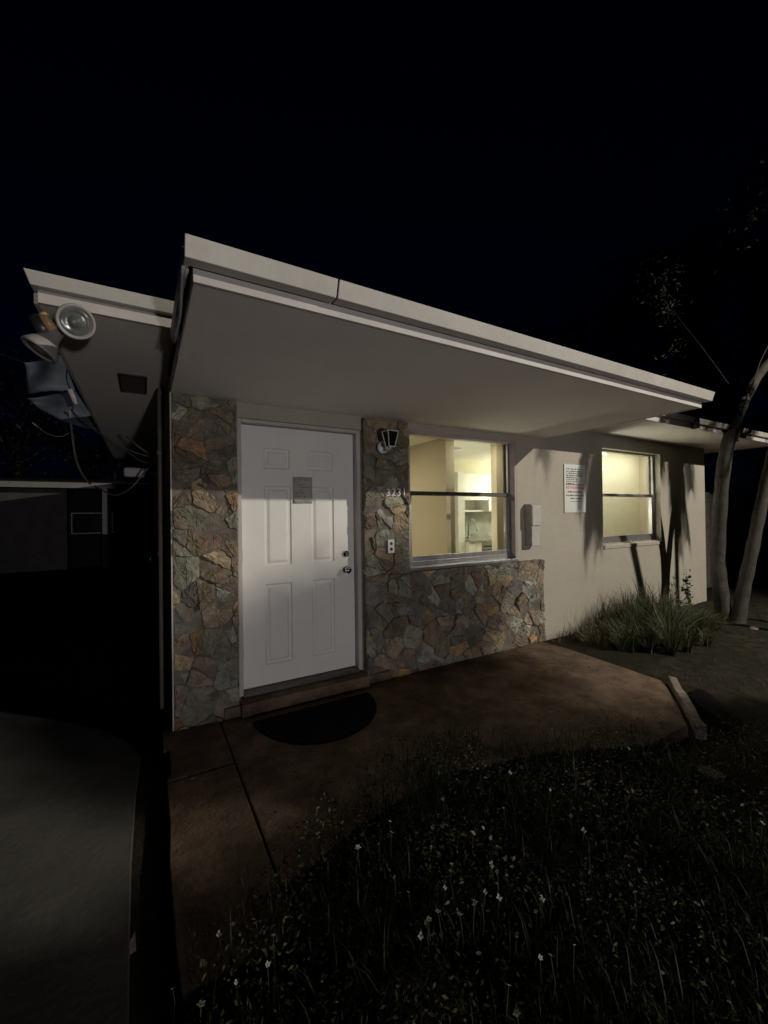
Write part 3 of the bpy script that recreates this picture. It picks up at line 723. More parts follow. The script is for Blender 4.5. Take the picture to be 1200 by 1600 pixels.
# pale tarpaulin slung beyond the eave
random.seed(4)
def tarp_sheet(px, Y, label_parent, name, sag):
    # px: four corners (image directions) -> grid
    A, B, C_, D_ = [on_y(x, y, Y) for x, y in px]; c = MB(); N = 12
    for j in range(N + 1):
        for i in range(N + 1):
            u, v = i / N, j / N
            q = (A * (1 - u) + B * u) * (1 - v) + (D_ * (1 - u) + C_ * u) * v
            q = q + Vector((0, 0.05 * math.sin(u * 5 + v * 3) + 0.03 * math.sin(v * 7 - u * 3), -sag * math.sin(math.pi * u) * v + random.uniform(-0.003, 0.003)))
            c.v.append(tuple(q))
    for j in range(N):
        for i in range(N): c.f.append((j * (N + 1) + i, j * (N + 1) + i + 1, (j + 1) * (N + 1) + i + 1, (j + 1) * (N + 1) + i))
    o = build(name, c, K['tarp'], label_parent, smooth=True)
    s_ = o.modifiers.new('thick', 'SOLIDIFY'); s_.thickness = 0.006
    return o
tp = thing('tarpaulin', (-0.9, 6.2, 2.6), 'crumpled pale blue tarpaulin slung in the dark beyond the left eave', 'tarpaulin')
tarp_sheet([(38, 566), (97, 556), (117, 610), (42, 616)], 6.2, tp, 'upper_sheet', 0.0)
tarp_sheet([(42, 622), (118, 612), (158, 672), (62, 640)], 6.3, tp, 'lower_sheet', 0.06)
c = MB(); q0 = on_y(108, 608, 6.15); c.tube([q0, q0 + Vector((0.06, 0.05, -0.16))], 0.03, 10); build('rolled_corner', c, K['pipe'], tp, smooth=True)
c = MB(); c.tube([on_y(97, 557, 6.2), Vector((-0.44, 6.0, 2.56))], 0.006, 6); build('rope', c, K['bark'], tp)
c = MB(); c.tube([on_y(38, 566, 6.25), Vector((-3.2, 9.5, 4.6))], 0.006, 6); build('rope', c, K['bark'], tp)

# ================================================================== NEIGHBOUR
nh = thing('neighbouring_house', (-3, 17, 0), 'dark low neighbouring house with a pale roof edge across the driveway', 'house')
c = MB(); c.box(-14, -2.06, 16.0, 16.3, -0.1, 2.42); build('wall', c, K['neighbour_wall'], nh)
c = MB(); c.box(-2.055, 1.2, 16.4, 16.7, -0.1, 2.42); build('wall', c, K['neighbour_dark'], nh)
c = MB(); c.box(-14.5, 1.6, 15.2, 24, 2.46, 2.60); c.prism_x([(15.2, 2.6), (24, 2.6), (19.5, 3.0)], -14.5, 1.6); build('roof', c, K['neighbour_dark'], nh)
c = MB(); c.box(-14.5, 1.6, 15.14, 15.19, 2.40, 2.56); build('fascia', c, K['trim'], nh)
for (x0, x1, z0, z1) in ((-2.0, -1.13, 1.0, 1.68), (-0.92, -0.22, 1.02, 1.68)):
    c = MB(); t_ = 0.03
    c.box(x0, x0 + t_, 16.36, 16.399, z0, z1); c.box(x1 - t_, x1, 16.36, 16.399, z0, z1); c.box(x0 + t_, x1 - t_, 16.36, 16.399, z0, z0 + t_); c.box(x0 + t_, x1 - t_, 16.36, 16.399, z1 - t_, z1)
    f_ = build('window', c, K['white_metal'], nh)
    c = MB(); c.box(x0 + t_, x1 - t_, 16.37, 16.398, z0 + t_, z1 - t_); build('pane', c, K['black_glass'], f_)
c = MB(); c.box(-1.10, -0.97, 15.3, 15.4, 1.0, 2.46); build('post', c, K['white_metal'], nh)
c = MB(); c.box(-1.12, -0.95, 15.28, 15.42, -0.08, 1.0); build('post_base', c, K['neighbour_dark'], nh)

# ================================================================== MAT, CURB, ROCKS
dmx, dmy = 1.145, 3.10
c = MB(); pr = []
for k in range(33):
    a = math.pi * k / 32; pr.append((dmx + 0.475 * math.cos(a), dmy - 0.02 - 0.53 * math.sin(a)))
pr = pr[::-1]
c.prism_z([(x + 0.03 * (y - dmy), y) for x, y in pr], 0.002, 0.014)
dmo = build('door_mat', c, K['rubber'], bevel=0.005); tag(dmo, 'black half round rubber mat in front of the white door', 'door mat')
c = MB()
for i in range(11):
    y = dmy - 0.06 - i * 0.04; hw = 0.475 * math.sqrt(max(0, 1 - ((dmy - 0.02 - y) / 0.53) ** 2)) - 0.035
    if hw > 0.05: c.box(dmx - hw, dmx + hw, y - 0.008, y + 0.008, 0.0145, 0.019)
build('rib', c, K['rubber'], dmo)

def lump(name, loc, sx, sy, sz, m, label, cat, seed, group=None, rot=0):
    random.seed(seed); c = MB(); n_, r_ = 14, 8; ph = [random.uniform(0, 6.3) for _ in range(6)]
    for j in range(r_ + 1):
        t = math.pi * j / r_
        for i in range(n_):
            a = 2 * math.pi * i / n_
            k = 1 + 0.16 * math.sin(2 * a + ph[0]) + 0.12 * math.sin(3 * a + ph[1] + t * 2) + 0.10 * math.sin(5 * t + ph[2])
            x, y = sx * k * math.sin(t) * math.cos(a), sy * k * math.sin(t) * math.sin(a)
            c.v.append((x * math.cos(rot) - y * math.sin(rot), x * math.sin(rot) + y * math.cos(rot), sz * (math.cos(t) + 0.7)))
    for j in range(r_):
        for i in range(n_): c.f.append((j * n_ + i, (j + 1) * n_ + i, (j + 1) * n_ + (i + 1) % n_, j * n_ + (i + 1) % n_))
    o = build(name, c, m); o.location = loc; tag(o, label, cat, group)
    return o
lump('rock', on_z(1110, 1212, -0.04), 0.045, 0.075, 0.02, K['curb'], 'pale elongated rock in the dark yard at lower right', 'rock', 3, rot=0.4)
lump('rock', on_z(600 + 1, 1187, 0.0) + Vector((0.0, 0, 0)), 0.014, 0.011, 0.007, K['curb'], 'tiny pebble on the patio beyond the edge of the weeds', 'pebble', 4)
lump('rock', on_z(299, 1218, 0.0), 0.014, 0.010, 0.008, K['curb'], 'small pale pebble on the walkway below the stone corner', 'pebble', 5)

# broken curb block standing at the patio's right edge
cr = MB()
A, B = Vector((3.99, 1.93, 0)), Vector((3.27, 1.42, 0)); dr = (B - A).normalized(); nr = Vector((dr.y, -dr.x, 0))
if nr.x < 0: nr = -nr
N = 9; random.seed(8)
for i in range(N + 1):
    q = A + (B - A) * i / N + nr * 0.02; wv = 0.07 + random.uniform(-0.006, 0.006); hh = 0.035 + random.uniform(-0.012, 0.012)
    cr.v += [tuple(q + Vector((0, 0, -0.1))), tuple(q + Vector((0, 0, hh))), tuple(q + nr * wv + Vector((0, 0, hh - 0.012))), tuple(q + nr * wv + Vector((0, 0, -0.1)))]
for i in range(N):
    for k in range(3): cr.f.append((i * 4 + k, i * 4 + k + 1, i * 4 + 5 + k, i * 4 + 4 + k))
cr.f += [(0, 3, 2, 1), (N * 4, N * 4 + 1, N * 4 + 2, N * 4 + 3)]
tag(build('curb_block', cr, K['curb'], bevel=0.008), 'pale worn curb block at the far right edge of the patio', 'curb')

lump('plastic_tub', (3.80, 1.52, -0.06), 0.30, 0.085, 0.05, K['rubber'], 'low black plastic tub lying in the grass beside the curb block', 'tub', 31, rot=0.6)

# stepping slab near the camera, litter
c = MB(); q = on_z(655, 1575, -0.045)
c.prism_z([(q.x - 0.16, q.y - 0.10), (q.x + 0.12, q.y - 0.13), (q.x + 0.15, q.y + 0.08), (q.x - 0.10, q.y + 0.11)], -0.09, -0.03)
tag(build('stepping_slab', c, mat('slab_pink', (0.24, 0.17, 0.17), (0.15, 0.11, 0.11), 0.9, 10, 0.6, 40), bevel=0.01), 'dull reddish stepping slab in the weeds at the bottom of the view', 'paving slab')
c = MB(); q = on_z(203, 1483, -0.06); c.add([q + Vector((-0.022, -0.03, 0.0)), q + Vector((0.02, -0.022, 0.004)), q + Vector((0.016, 0.035, 0.028)), q + Vector((-0.005, 0.0, 0.018))], [(0, 1, 3), (1, 2, 3), (0, 3, 2)])
o = build('paper_scrap', c, K['curb']); o.modifiers.new('t', 'SOLIDIFY').thickness = 0.001; tag(o, 'torn pale scrap in the dirt strip beside the walkway', 'litter')

# ================================================================== VEGETATION
def blades_mesh(name, roots, hts, lean, width, cols, m, segs=3, droop=0.6, parent=None):
    """many narrow bent blades in one mesh; arrays of roots (n,3), heights, lean vectors (n,2), widths, colours"""
    n_ = len(roots); V = np.zeros((n_, segs * 2 + 1, 3)); up = np.array([0, 0, 1.0])
    ln_ = np.linalg.norm(lean, axis=1, keepdims=True) + 1e-6; d2 = lean / ln_; side = np.stack([-d2[:, 1], d2[:, 0], np.zeros(n_)], 1)
    ang = rng.uniform(0, math.pi, n_); side2 = np.stack([np.cos(ang), np.sin(ang), np.zeros(n_)], 1)
    side = side * 0.5 + side2 * 0.5
    for s_ in range(segs + 1):
        t = s_ / segs
        pos = roots + np.stack([lean[:, 0] * t ** 1.8, lean[:, 1] * t ** 1.8, hts * (t - droop * 0.5 * t ** 2.6)], 1)
        if s_ < segs:
            w_ = (width * (1 - t * 0.75))[:, None]
            V[:, s_ * 2] = pos - side * w_; V[:, s_ * 2 + 1] = pos + side * w_
        else: V[:, s_ * 2] = pos
    k = segs * 2 + 1; base = (np.arange(n_) * k)[:, None]; faces = []
    for s_ in range(segs - 1):
        faces.append(np.stack([base[:, 0] + s_ * 2, base[:, 0] + s_ * 2 + 1, base[:, 0] + s_ * 2 + 3, base[:, 0] + s_ * 2 + 2], 1))
    quads = np.concatenate(faces); tri = np.stack([base[:, 0] + segs * 2 - 2, base[:, 0] + segs * 2 - 1, base[:, 0] + segs * 2], 1)
    F = quads.tolist() + tri.tolist(); C_ = np.concatenate([np.tile(cols, (segs - 1, 1)), cols])
    mb = MB(); mb.v = V.reshape(-1, 3).tolist(); mb.f = F; mb.c = C_.tolist()
    return build(name, mb, m, parent)
def leaves_mb(mb, centres, size, cols, flat=0.0, asp=0.45):
    n_ = len(centres); d = rng.normal(size=(n_, 3)); d[:, 2] *= (1 - flat); d /= np.linalg.norm(d, axis=1, keepdims=True)
    e = np.cross(d, rng.normal(size=(n_, 3))); e /= np.linalg.norm(e, axis=1, keepdims=True) + 1e-9
    s_ = size[:, None]
    P = np.stack([centres - d * s_, centres + e * s_ * asp, centres + d * s_, centres - e * s_ * asp], 1)
    o = len(mb.v); mb.v.extend(P.reshape(-1, 3).tolist()); mb.f.extend((np.arange(n_ * 4).reshape(n_, 4) + o).tolist()); mb.c.extend(cols.tolist())
def gcols(n_, base, var=0.35, warm=0.25):
    b = np.array(base)[None] * rng.uniform(1 - var, 1 + var, (n_, 1)); b[:, 0] *= rng.uniform(1 - warm, 1 + warm * 2, n_); return b

# the weedy lawn in front of the patio
def inside_lawn(x, y):
    edge = 1.98 + 0.10 * np.sin(x * 5) + 0.06 * np.sin(x * 11 + 1) + 0.22 * np.exp(-((x - 1.35) / 0.5) ** 2)
    edge = np.where(x < 0.9, 1.98 - (0.9 - x) * 0.62, edge); edge = np.where(x > 2.0, edge - (x - 2.0) * 0.45, edge)
    return y < edge
N0 = 90000
x = rng.uniform(0.12, 4.0, N0); y = rng.uniform(0.2, 2.3, N0); k = inside_lawn(x + rng.normal(0, 0.06, N0), y + rng.normal(0, 0.05, N0)); x, y = x[k], y[k]
cl = np.sin(x * 6.3) * np.cos(y * 7.1) + 0.6 * np.sin(x * 15 + y * 9); k = rng.uniform(-1.5, 1.2, len(x)) < cl; x, y = x[k], y[k]; n_ = len(x)
k = rng.uniform(0, 1, n_) < np.clip(1.15 - 0.7 * np.maximum(0, x - 1.5), 0.05, 1); x, y = x[k], y[k]; n_ = len(x)
h_ = rng.gamma(3.0, 0.028, n_) + 0.03; h_ = np.minimum(h_, 0.30)
blades_mesh('lawn_weeds', np.stack([x, y, np.full(n_, -0.06)], 1), h_ + 0.03, rng.normal(0, 0.055, (n_, 2)), rng.uniform(0.0015, 0.004, n_), gcols(n_, (0.038, 0.05, 0.022), 0.6), K['blade'])
tag(bpy.data.objects['lawn_weeds'], 'dark weedy lawn along the front of the patio', 'grass', kind='stuff')
n_ = 60000; x = rng.uniform(0.12, 3.7, n_); y = rng.uniform(0.3, 2.3, n_)
k = inside_lawn(x + rng.normal(0, 0.07, n_), y + rng.normal(0, 0.06, n_)) & (rng.uniform(0, 1, n_) < np.clip(1.2 - 0.8 * np.maximum(0, x - 1.5), 0.03, 1)) & (np.sin(x * 8.3 + 2) * np.cos(y * 6.1) + 0.5 * np.sin(x * 19 - y * 13) > rng.uniform(-1.6, 0.9, n_)); x, y = x[k], y[k]; n_ = len(x)
mb = MB(); leaves_mb(mb, np.stack([x, y, rng.uniform(0, 1, n_) ** 1.5 * (0.10 + 0.08 * np.sin(x * 7) * np.sin(y * 6)) - 0.03], 1), rng.uniform(0.004, 0.013, n_), gcols(n_, (0.105, 0.135, 0.05), 0.6, 0.3), 0.45)
tag(build('leafy_ground_weeds', mb, K['leaf']), 'mass of small leafy weeds among the lawn blades', 'weeds', kind='stuff')
# low creeping leaves and moss at the lawn's edge
n_ = 9000; x = rng.uniform(0.35, 3.6, n_); y = rng.uniform(0.8, 2.45, n_)
k = inside_lawn(x + rng.normal(0, 0.14, n_), y - 0.10 + rng.normal(0, 0.15, n_)); x, y = x[k], y[k]; n_ = len(x)
mb = MB(); leaves_mb(mb, np.stack([x, y, rng.uniform(0.003, 0.03, n_)], 1), rng.uniform(0.004, 0.012, n_), gcols(n_, (0.05, 0.055, 0.02), 0.5, 0.4), 0.7)
tag(build('ground_cover', mb, K['leaf']), 'low creeping weeds and moss spreading over the patio edge', 'ground cover', kind='stuff')
# dry grass at the right of the patio
n_ = 16000; x = rng.uniform(4.05, 9.5, n_); y = rng.uniform(0.3, 3.25, n_)
k = (np.sin(x * 4.1 + 1) * np.cos(y * 5.3) + 0.7 * np.sin(x * 9 + y * 7) > rng.uniform(-1.2, 1.2, n_)); x, y = x[k], y[k]; n_ = len(x)
blades_mesh('dry_lawn', np.stack([x, y, np.full(n_, -0.035)], 1), rng.uniform(0.02, 0.06, n_), rng.normal(0, 0.03, (n_, 2)), rng.uniform(0.001, 0.0025, n_), gcols(n_, (0.06, 0.055, 0.025), 0.5), K['blade'])
tag(bpy.data.objects['dry_lawn'], 'thin dry grass on the bare yard right of the patio', 'grass', kind='stuff')
# dead leaves on the patio
n_ = 170; x = rng.uniform(0.5, 3.9, n_); y = rng.uniform(1.7, 3.1, n_); k = ~((x < 1.7) & (y > 2.5)); x, y = x[k], y[k]; n_ = len(x)
mb = MB(); leaves_mb(mb, np.stack([x, y, np.full(n_, 0.006)], 1), rng.uniform(0.004, 0.013, n_), gcols(n_, (0.09, 0.055, 0.03), 0.6), 0.93)
tag(build('leaf_litter', mb, K['leaf']), 'scattered dead leaf bits on the reddish patio', 'leaf litter', kind='stuff')

# long-bladed clump under the small window
def clump(cx, cy, rx, ry, n_, hmin, hmax, base, spread, label, cat, wmax=0.006):
    a = rng.uniform(0, 2 * math.pi, n_); r_ = np.sqrt(rng.uniform(0, 1, n_)); x = cx + np.cos(a) * r_ * rx; y = cy + np.sin(a) * r_ * ry
    h_ = rng.uniform(hmin, hmax, n_) * (1.12 - 0.6 * r_ ** 2); ln_ = np.stack([np.cos(a), np.sin(a)], 1) * (r_ * spread * h_)[:, None] + rng.normal(0, 0.10, (n_, 2)) * h_[:, None] * 2
    ln_[:, 1] = np.where(y + ln_[:, 1] > 3.24, 3.24 - y - rng.uniform(0, 0.1, n_), ln_[:, 1])
    root = thing('grass_clump', (cx, cy, 0), label, cat)
    blades_mesh('blades', np.stack([x, y, np.full(n_, -0.05)], 1), h_ + 0.05, ln_, rng.uniform(0.002, wmax, n_), gcols(n_, base, 0.55, 0.3), K['blade'], 4, 0.9, root)
    return root
def tussocks(cx, cy, rx, ry, nt, label):
    root = thing('grass_clump', (cx, cy, 0), label, 'grass clump'); X = []; Hh = []; Ln = []; Wd = []; Cc = []
    for q in range(nt):
        a = rng.uniform(0, 6.28); rr = math.sqrt(rng.uniform(0, 1)); tx, ty = cx + math.cos(a) * rr * rx, cy + math.sin(a) * rr * ry
        nb_ = int(rng.uniform(50, 130)); hh = rng.uniform(0.32, 0.86) * (1.1 - 0.45 * rr ** 2); az = rng.uniform(0, 6.28, nb_); out = rng.uniform(0.05, 0.75, nb_)
        h_ = hh * rng.uniform(0.55, 1.12, nb_); ln_ = np.stack([np.cos(az), np.sin(az)], 1) * (out * h_)[:, None]
        rt = np.stack([tx + np.cos(az) * 0.03, ty + np.sin(az) * 0.03, np.full(nb_, -0.05)], 1)
        ln_[:, 1] = np.where(rt[:, 1] + ln_[:, 1] > 3.25, 3.25 - rt[:, 1] - rng.uniform(0, 0.1, nb_), ln_[:, 1])
        tone = rng.choice([0.55, 0.8, 1.0, 1.5]); cc_ = gcols(nb_, (0.050 * tone, 0.068 * tone, 0.026 * tone), 0.55, 0.25)
        dry = rng.uniform(0, 1, nb_) < 0.10; cc_[dry] = np.array([0.16, 0.13, 0.08])
        X.append(rt); Hh.append(h_ + 0.05); Ln.append(ln_); Wd.append(rng.uniform(0.002, 0.0075, nb_)); Cc.append(cc_)
    blades_mesh('blades', np.concatenate(X), np.concatenate(Hh), np.concatenate(Ln), np.concatenate(Wd), np.concatenate(Cc), K['blade'], 4, 0.55, root)
    return root
G1 = tussocks(5.22, 2.66, 0.78, 0.50, 56, 'large shaggy clump of long grass under the small window')
G2 = clump(4.72, 2.85, 0.40, 0.34, 1500, 0.14, 0.42, (0.085, 0.08, 0.04), 0.8, 'lower tuft of grass at the left foot of the large clump', 'grass clump')
G3 = clump(6.25, 2.75, 0.45, 0.34, 1300, 0.14, 0.42, (0.07, 0.075, 0.035), 0.9, 'ragged grass tuft between the large clump and the pale trunks', 'grass clump')
G4 = clump(4.28, 3.16, 0.20, 0.07, 160, 0.08, 0.30, (0.09, 0.075, 0.04), 0.5, 'sparse dry weeds at the corner of the stone base', 'weed tuft', 0.003)

# leafy weed by the house corner
def leafy(x0, y0, ht, n_leaf, sz, label, nm='leafy_weed', stems=3, base=(0.045, 0.06, 0.025)):
    root = thing(nm, (x0, y0, 0), label, 'weed'); st = MB(); lf = MB()
    for s_ in range(stems):
        dx, dy = rng.normal(0, 0.10, 2); pts = [Vector((x0 + dx * t * ht, y0 + dy * t * ht - 0.0, ht * t * (1 - 0.12 * s_) - 0.05)) for t in np.linspace(0, 1, 7)]
        st.tube(pts, [0.008 * (1 - 0.7 * i / 6) for i in range(7)], 6)
        ii = rng.uniform(0.15, 1.0, n_leaf); cen = np.array([[x0 + dx * t * ht, y0 + dy * t * ht, ht * t * (1 - 0.12 * s_) - 0.05] for t in ii]) + rng.normal(0, 0.045, (n_leaf, 3)) * [1, 0.6, 0.7]
        leaves_mb(lf, cen, rng.uniform(sz * 0.6, sz, n_leaf), gcols(n_leaf, base), 0.4, 0.5)
    build('stem', st, K['stem'], root); build('foliage', lf, K['leaf'], root)
leafy(7.05, 3.05, 0.62, 34, 0.042, 'leafy dark weed standing against the wall near the house corner')
leafy(6.55, 2.95, 0.30, 26, 0.035, 'low leafy weed beside the taller weed near the house corner', stems=4)

# pale many-stemmed tree at the right, its trunks rising out of view
def spline(P, k=8):
    P = [Vector(q) for q in P]; out = []
    for i in range(len(P) - 1):
        p0 = P[max(i - 1, 0)]; p1 = P[i]; p2 = P[i + 1]; p3 = P[min(i + 2, len(P) - 1)]
        for q in range(k):
            t = q / k; out.append(0.5 * ((2 * p1) + (-p0 + p2) * t + (2 * p0 - 5 * p1 + 4 * p2 - p3) * t * t + (-p0 + 3 * p1 - 3 * p2 + p3) * t ** 3))
    return out + [P[-1]]
tr = thing('multi_stemmed_tree', (6.95, 2.5, 0), 'pale smooth multi stemmed tree beside the right end of the house', 'tree')
def trunk(P, r0, r1, parent, m, nm='trunk', flare=1.5):
    q = spline(P); n_ = len(q); c = MB()
    c.tube(q, [(r0 + (r1 - r0) * i / (n_ - 1)) * (1 + (flare - 1) * math.exp(-i * 0.9)) * (1 + 0.05 * math.sin(i * 1.7)) for i in range(n_)], 14)
    return build(nm, c, m, parent, smooth=True)
TA = [on_y(1133, 975, 2.57), on_y(1127, 930, 2.60), on_y(1122, 850, 2.65), on_y(1132, 720, 2.5), on_y(1152, 650, 2.45), on_y(1182, 590, 2.4), on_y(1225, 530, 2.3), Vector((8.6, 2.3, 4.9))]
TA[0].z = -0.1; trunk(TA, 0.10, 0.05, tr, K['bark_pale'])
TB = [on_y(1152, 975, 2.42), on_y(1160, 930, 2.4), on_y(1177, 850, 2.3), on_y(1200, 740, 2.2), on_y(1228, 640, 2.1), Vector((8.3, 1.8, 4.4)), Vector((8.9, 1.6, 5.6))]
TB[0].z = -0.1; trunk(TB, 0.085, 0.045, tr, K['bark_pale'])
TD = [on_y(1152, 690, 2.44), on_y(1160, 640, 2.38), on_y(1176, 600, 2.36), on_y(1190, 560, 2.34), on_y(1212, 520, 2.3)]
trunk(TD, 0.010, 0.006, tr, K['bark_pale'], 'side_shoot')
lf = MB(); cen = []
for k in range(34):
    b_ = np.array([8.9, 2.0, 6.6]) + rng.normal(0, 1, 3) * [0.9, 0.9, 0.5]; cen.append(b_ + rng.normal(0, 0.22, (130, 3)))
cen = np.concatenate(cen); leaves_mb(lf, cen, rng.uniform(0.02, 0.045, len(cen)), gcols(len(cen), (0.03, 0.042, 0.018)), 0.2)
build('crown', lf, K['leaf'], tr)
br = [on_y(1160, 630, 2.44), Vector((7.25, 2.9, 3.9)), Vector((7.4, 3.35, 4.7)), Vector((7.5, 3.55, 5.2))]
trunk(br, 0.007, 0.002, tr, K['grille'], 'branch', 1.0)
lf = MB(); P_ = np.concatenate([np.array(c_) + rng.normal(0, sd_, (n__, 3)) for c_, sd_, n__ in (((7.45, 3.5, 5.15), 0.15, 170), ((7.7, 3.55, 4.85), 0.12, 90), ((7.2, 3.5, 5.45), 0.14, 60), ((7.75, 3.5, 4.2), 0.10, 60))])
leaves_mb(lf, P_, rng.uniform(0.02, 0.05, len(P_)), gcols(len(P_), (0.028, 0.042, 0.022)), 0.3, 0.28); build('side_foliage', lf, K['leaf'], tr)
# roots / debris at base
lump('rock', (6.72, 2.2, -0.04), 0.09, 0.05, 0.03, K['curb'], 'flat stone lying by the foot of the pale trunks', 'rock', 12, rot=0.3)

def palm(base, top, rad, nfr, flen, hang, label, dead=0, seed=1, skirt=None, skirt_n=18):
    r_ = random.Random(seed); root = thing('palm_tree', base, label, 'palm tree')
    b, t = Vector(base), Vector(top); mid = (b + t) / 2 + Vector((0.05, 0, 0))
    trunk([b + Vector((0, 0, -0.1)), mid, t], rad, rad * 0.8, root, K['bark'], flare=1.3)
    def frond(az, el, L, curl, dead_):
        pts = []; p_ = Vector(t); e = el
        for i in range(13):
            pts.append(p_.copy()); p_ = p_ + Vector((math.cos(az) * math.cos(e), math.sin(az) * math.cos(e), math.sin(e))) * (L / 12); e -= curl / 12 * (0.5 + i / 8)
            e = max(e, -1.5)
        mb_ = MB()
        def addc(vs, fs): mb_.add(vs, fs, (0.05, 0.042, 0.025) if dead_ else (0.028, 0.045, 0.016))
        for i in range(12):
            a, b2 = pts[i], pts[i + 1]; d_ = (b2 - a).normalized(); sd = d_.cross(Vector((0, 0, 1)))
            sd = sd.normalized() if sd.length > 0.05 else Vector((-math.sin(az), math.cos(az), 0))
            w_ = 0.012; addc([a - sd * w_, a + sd * w_, b2 + sd * w_ * 0.8, b2 - sd * w_ * 0.8], [(0, 1, 2, 3)])
            if i < 2: continue
            for q in range(3):
                o_ = a + (b2 - a) * (q / 3)
                for s_ in (-1, 1):
                    LL = L * 0.28 * math.sin(math.pi * min(1, (i + q / 3) / 12.5)) ** 0.6 * r_.uniform(0.8, 1.1) + 0.05
                    tip = o_ + sd * s_ * LL * 0.55 + d_ * LL * 0.55 + Vector((0, 0, -LL * 0.6)); md = o_ + sd * s_ * LL * 0.33 + d_ * LL * 0.3 + Vector((0, 0, -LL * 0.12))
                    pw = d_ * 0.011
                    addc([o_ - pw, o_ + pw, md + pw, md - pw], [(0, 1, 2, 3)]); addc([md - pw, md + pw, tip], [(0, 1, 2)])
        build('frond', mb_, K['leaf'], root)
    for i in range(nfr):
        frond(2 * math.pi * i / nfr + r_.uniform(-0.2, 0.2), r_.uniform(0.2, 1.0), flen * r_.uniform(0.85, 1.1), hang * r_.uniform(0.8, 1.2), False)
    if skirt is not None:
        for i in range(skirt_n): frond(skirt + r_.uniform(-0.5, 0.5), r_.uniform(-1.5, -1.15), r_.uniform(0.8, 1.2), 0.3, True)
    for i in range(dead):
        frond(2 * math.pi * i / dead + r_.uniform(-0.3, 0.3), r_.uniform(-0.9, -0.5), flen * r_.uniform(0.55, 0.8), 1.2, True)
    return root
# palms standing between the street light and the wall, out of view to the right: theirs are the shadows on the wall
palm((7.55, 0.3, -0.05), (6.38, 0.3, 3.72), 0.055, 9, 1.15, 1.9, 'leaning palm with hanging dead fronds in the right of the yard', 7, 3, skirt=3.3)
palm((7.46, 0.3, -0.05), (7.50, 0.3, 3.55), 0.045, 7, 1.0, 2.3, 'upright slim palm in the yard right of the leaning palm', 4, 5, skirt=0.1, skirt_n=7)
# tall palm rising behind the roof at right
palm((11.3, 5.0, -0.05), (11.3, 4.9, 7.1), 0.13, 15, 2.3, 1.8, 'tall dark palm rising behind the right end of the roof', 7, 8)

def tree(base, h_, cr_, n_cl, label, seed, dens=120, leaf=(0.06, 0.13), col=(0.03, 0.042, 0.018), nm='dark_tree', group=None, csc=0.62, tr_=0.16):
    rs = np.random.default_rng(seed); root = thing(nm, base, label, 'tree', group); b = Vector(base)
    top = b + Vector((rs.normal(0, 0.3), rs.normal(0, 0.3), h_ * 0.62))
    c = MB(); q = spline([b + Vector((0, 0, -0.2)), b + (top - b) * 0.5 + Vector((rs.normal(0, 0.1), 0, 0)), top]); c.tube(q, [tr_ * (1 - 0.6 * i / (len(q) - 1)) for i in range(len(q))], 10)
    ctr = np.array([top.x, top.y, base[2] + h_ * csc]); cens = []
    for k in range(n_cl):
        d_ = rs.normal(size=3); d_ /= np.linalg.norm(d_); rr = rs.uniform(0.35, 1.0) ** 0.7
        cc_ = ctr + d_ * rr * np.array([cr_, cr_, h_ * (1 - csc)]) * rs.uniform(0.75, 1.05); cens.append(cc_)
        if k % 4 == 0: c.tube([top + (b - top) * 0.25, top * 0.4 + Vector(cc_) * 0.6 - Vector((0, 0, 0.2)), Vector(cc_)], [tr_ * 0.35, tr_ * 0.2, tr_ * 0.06], 6)
    build('trunk', c, K['bark'], root, smooth=True)
    P = np.concatenate([cc_ + rs.normal(0, cr_ * 0.13, (dens, 3)) for cc_ in cens]); lf = MB()
    leaves_mb(lf, P, rs.uniform(leaf[0], leaf[1], len(P)), gcols(len(P), col), 0.2)
    build('crown', lf, K['leaf'], root)
tree((13.5, 11.0, -0.1), 9.4, 3.0, 46, 'broad dark tree behind the middle of the roof', 1)
tree((17.0, 9.0, -0.1), 12.5, 3.6, 52, 'tallest dark tree behind the right end of the roof', 2)
tree((15.2, 5.2, -0.1), 9.0, 2.8, 46, 'dark bushy tree low behind the fence at far right', 3)
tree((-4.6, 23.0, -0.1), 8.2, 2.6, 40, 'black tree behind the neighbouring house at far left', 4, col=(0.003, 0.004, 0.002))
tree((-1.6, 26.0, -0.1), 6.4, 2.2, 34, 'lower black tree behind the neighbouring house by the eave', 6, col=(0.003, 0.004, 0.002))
# unseen leaf crown, added to keep the street light off the lower left facade
def cloud(parent, c_, h_, n_, leaf, col, power, name='crown', soft=0.04):
    """leaves filling a rounded volume (power 2 = ellipsoid, larger = boxier)"""
    rs = np.random.default_rng(n_); P = rs.uniform(-1, 1, (n_ * 2, 3)); k = (np.abs(P) ** power).sum(1) < 1; P = P[k] * np.array(h_) + rs.normal(0, soft, (k.sum(), 3)) + np.array(c_)
    lf = MB(); leaves_mb(lf, P, rs.uniform(leaf[0], leaf[1], len(P)), gcols(len(P), col), 0.2); return build(name, lf, K['leaf'], parent)
bt = thing('blocker_tree', (6.3, -2.55, -0.1), 'unseen flat leaf crown added to shade the lower left facade', 'tree')
trunk([(6.3, -2.55, -0.15), (6.33, -2.56, 1.8), (6.3, -2.55, 3.75)], 0.025, 0.012, bt, K['bark'])
cloud(bt, (6.37, -2.55, 3.835), (0.37, 0.30, 0.16), 5600, (0.016, 0.034), (0.03, 0.045, 0.02), 2.5, soft=0.045)
hg = thing('blocker_hedge', (5.4, -2.5, -0.1), 'tall unseen leaf wall added to shade the driveway and weeds', 'blocker_hedge')  # leaf block added out of view, sized to darken the driveway and foreground
cloud(hg, (5.40, -2.5, 1.65), (1.32, 0.18, 1.78), 28000, (0.03, 0.06), (0.03, 0.045, 0.02), 8, 'foliage', 0.03)
c = MB()
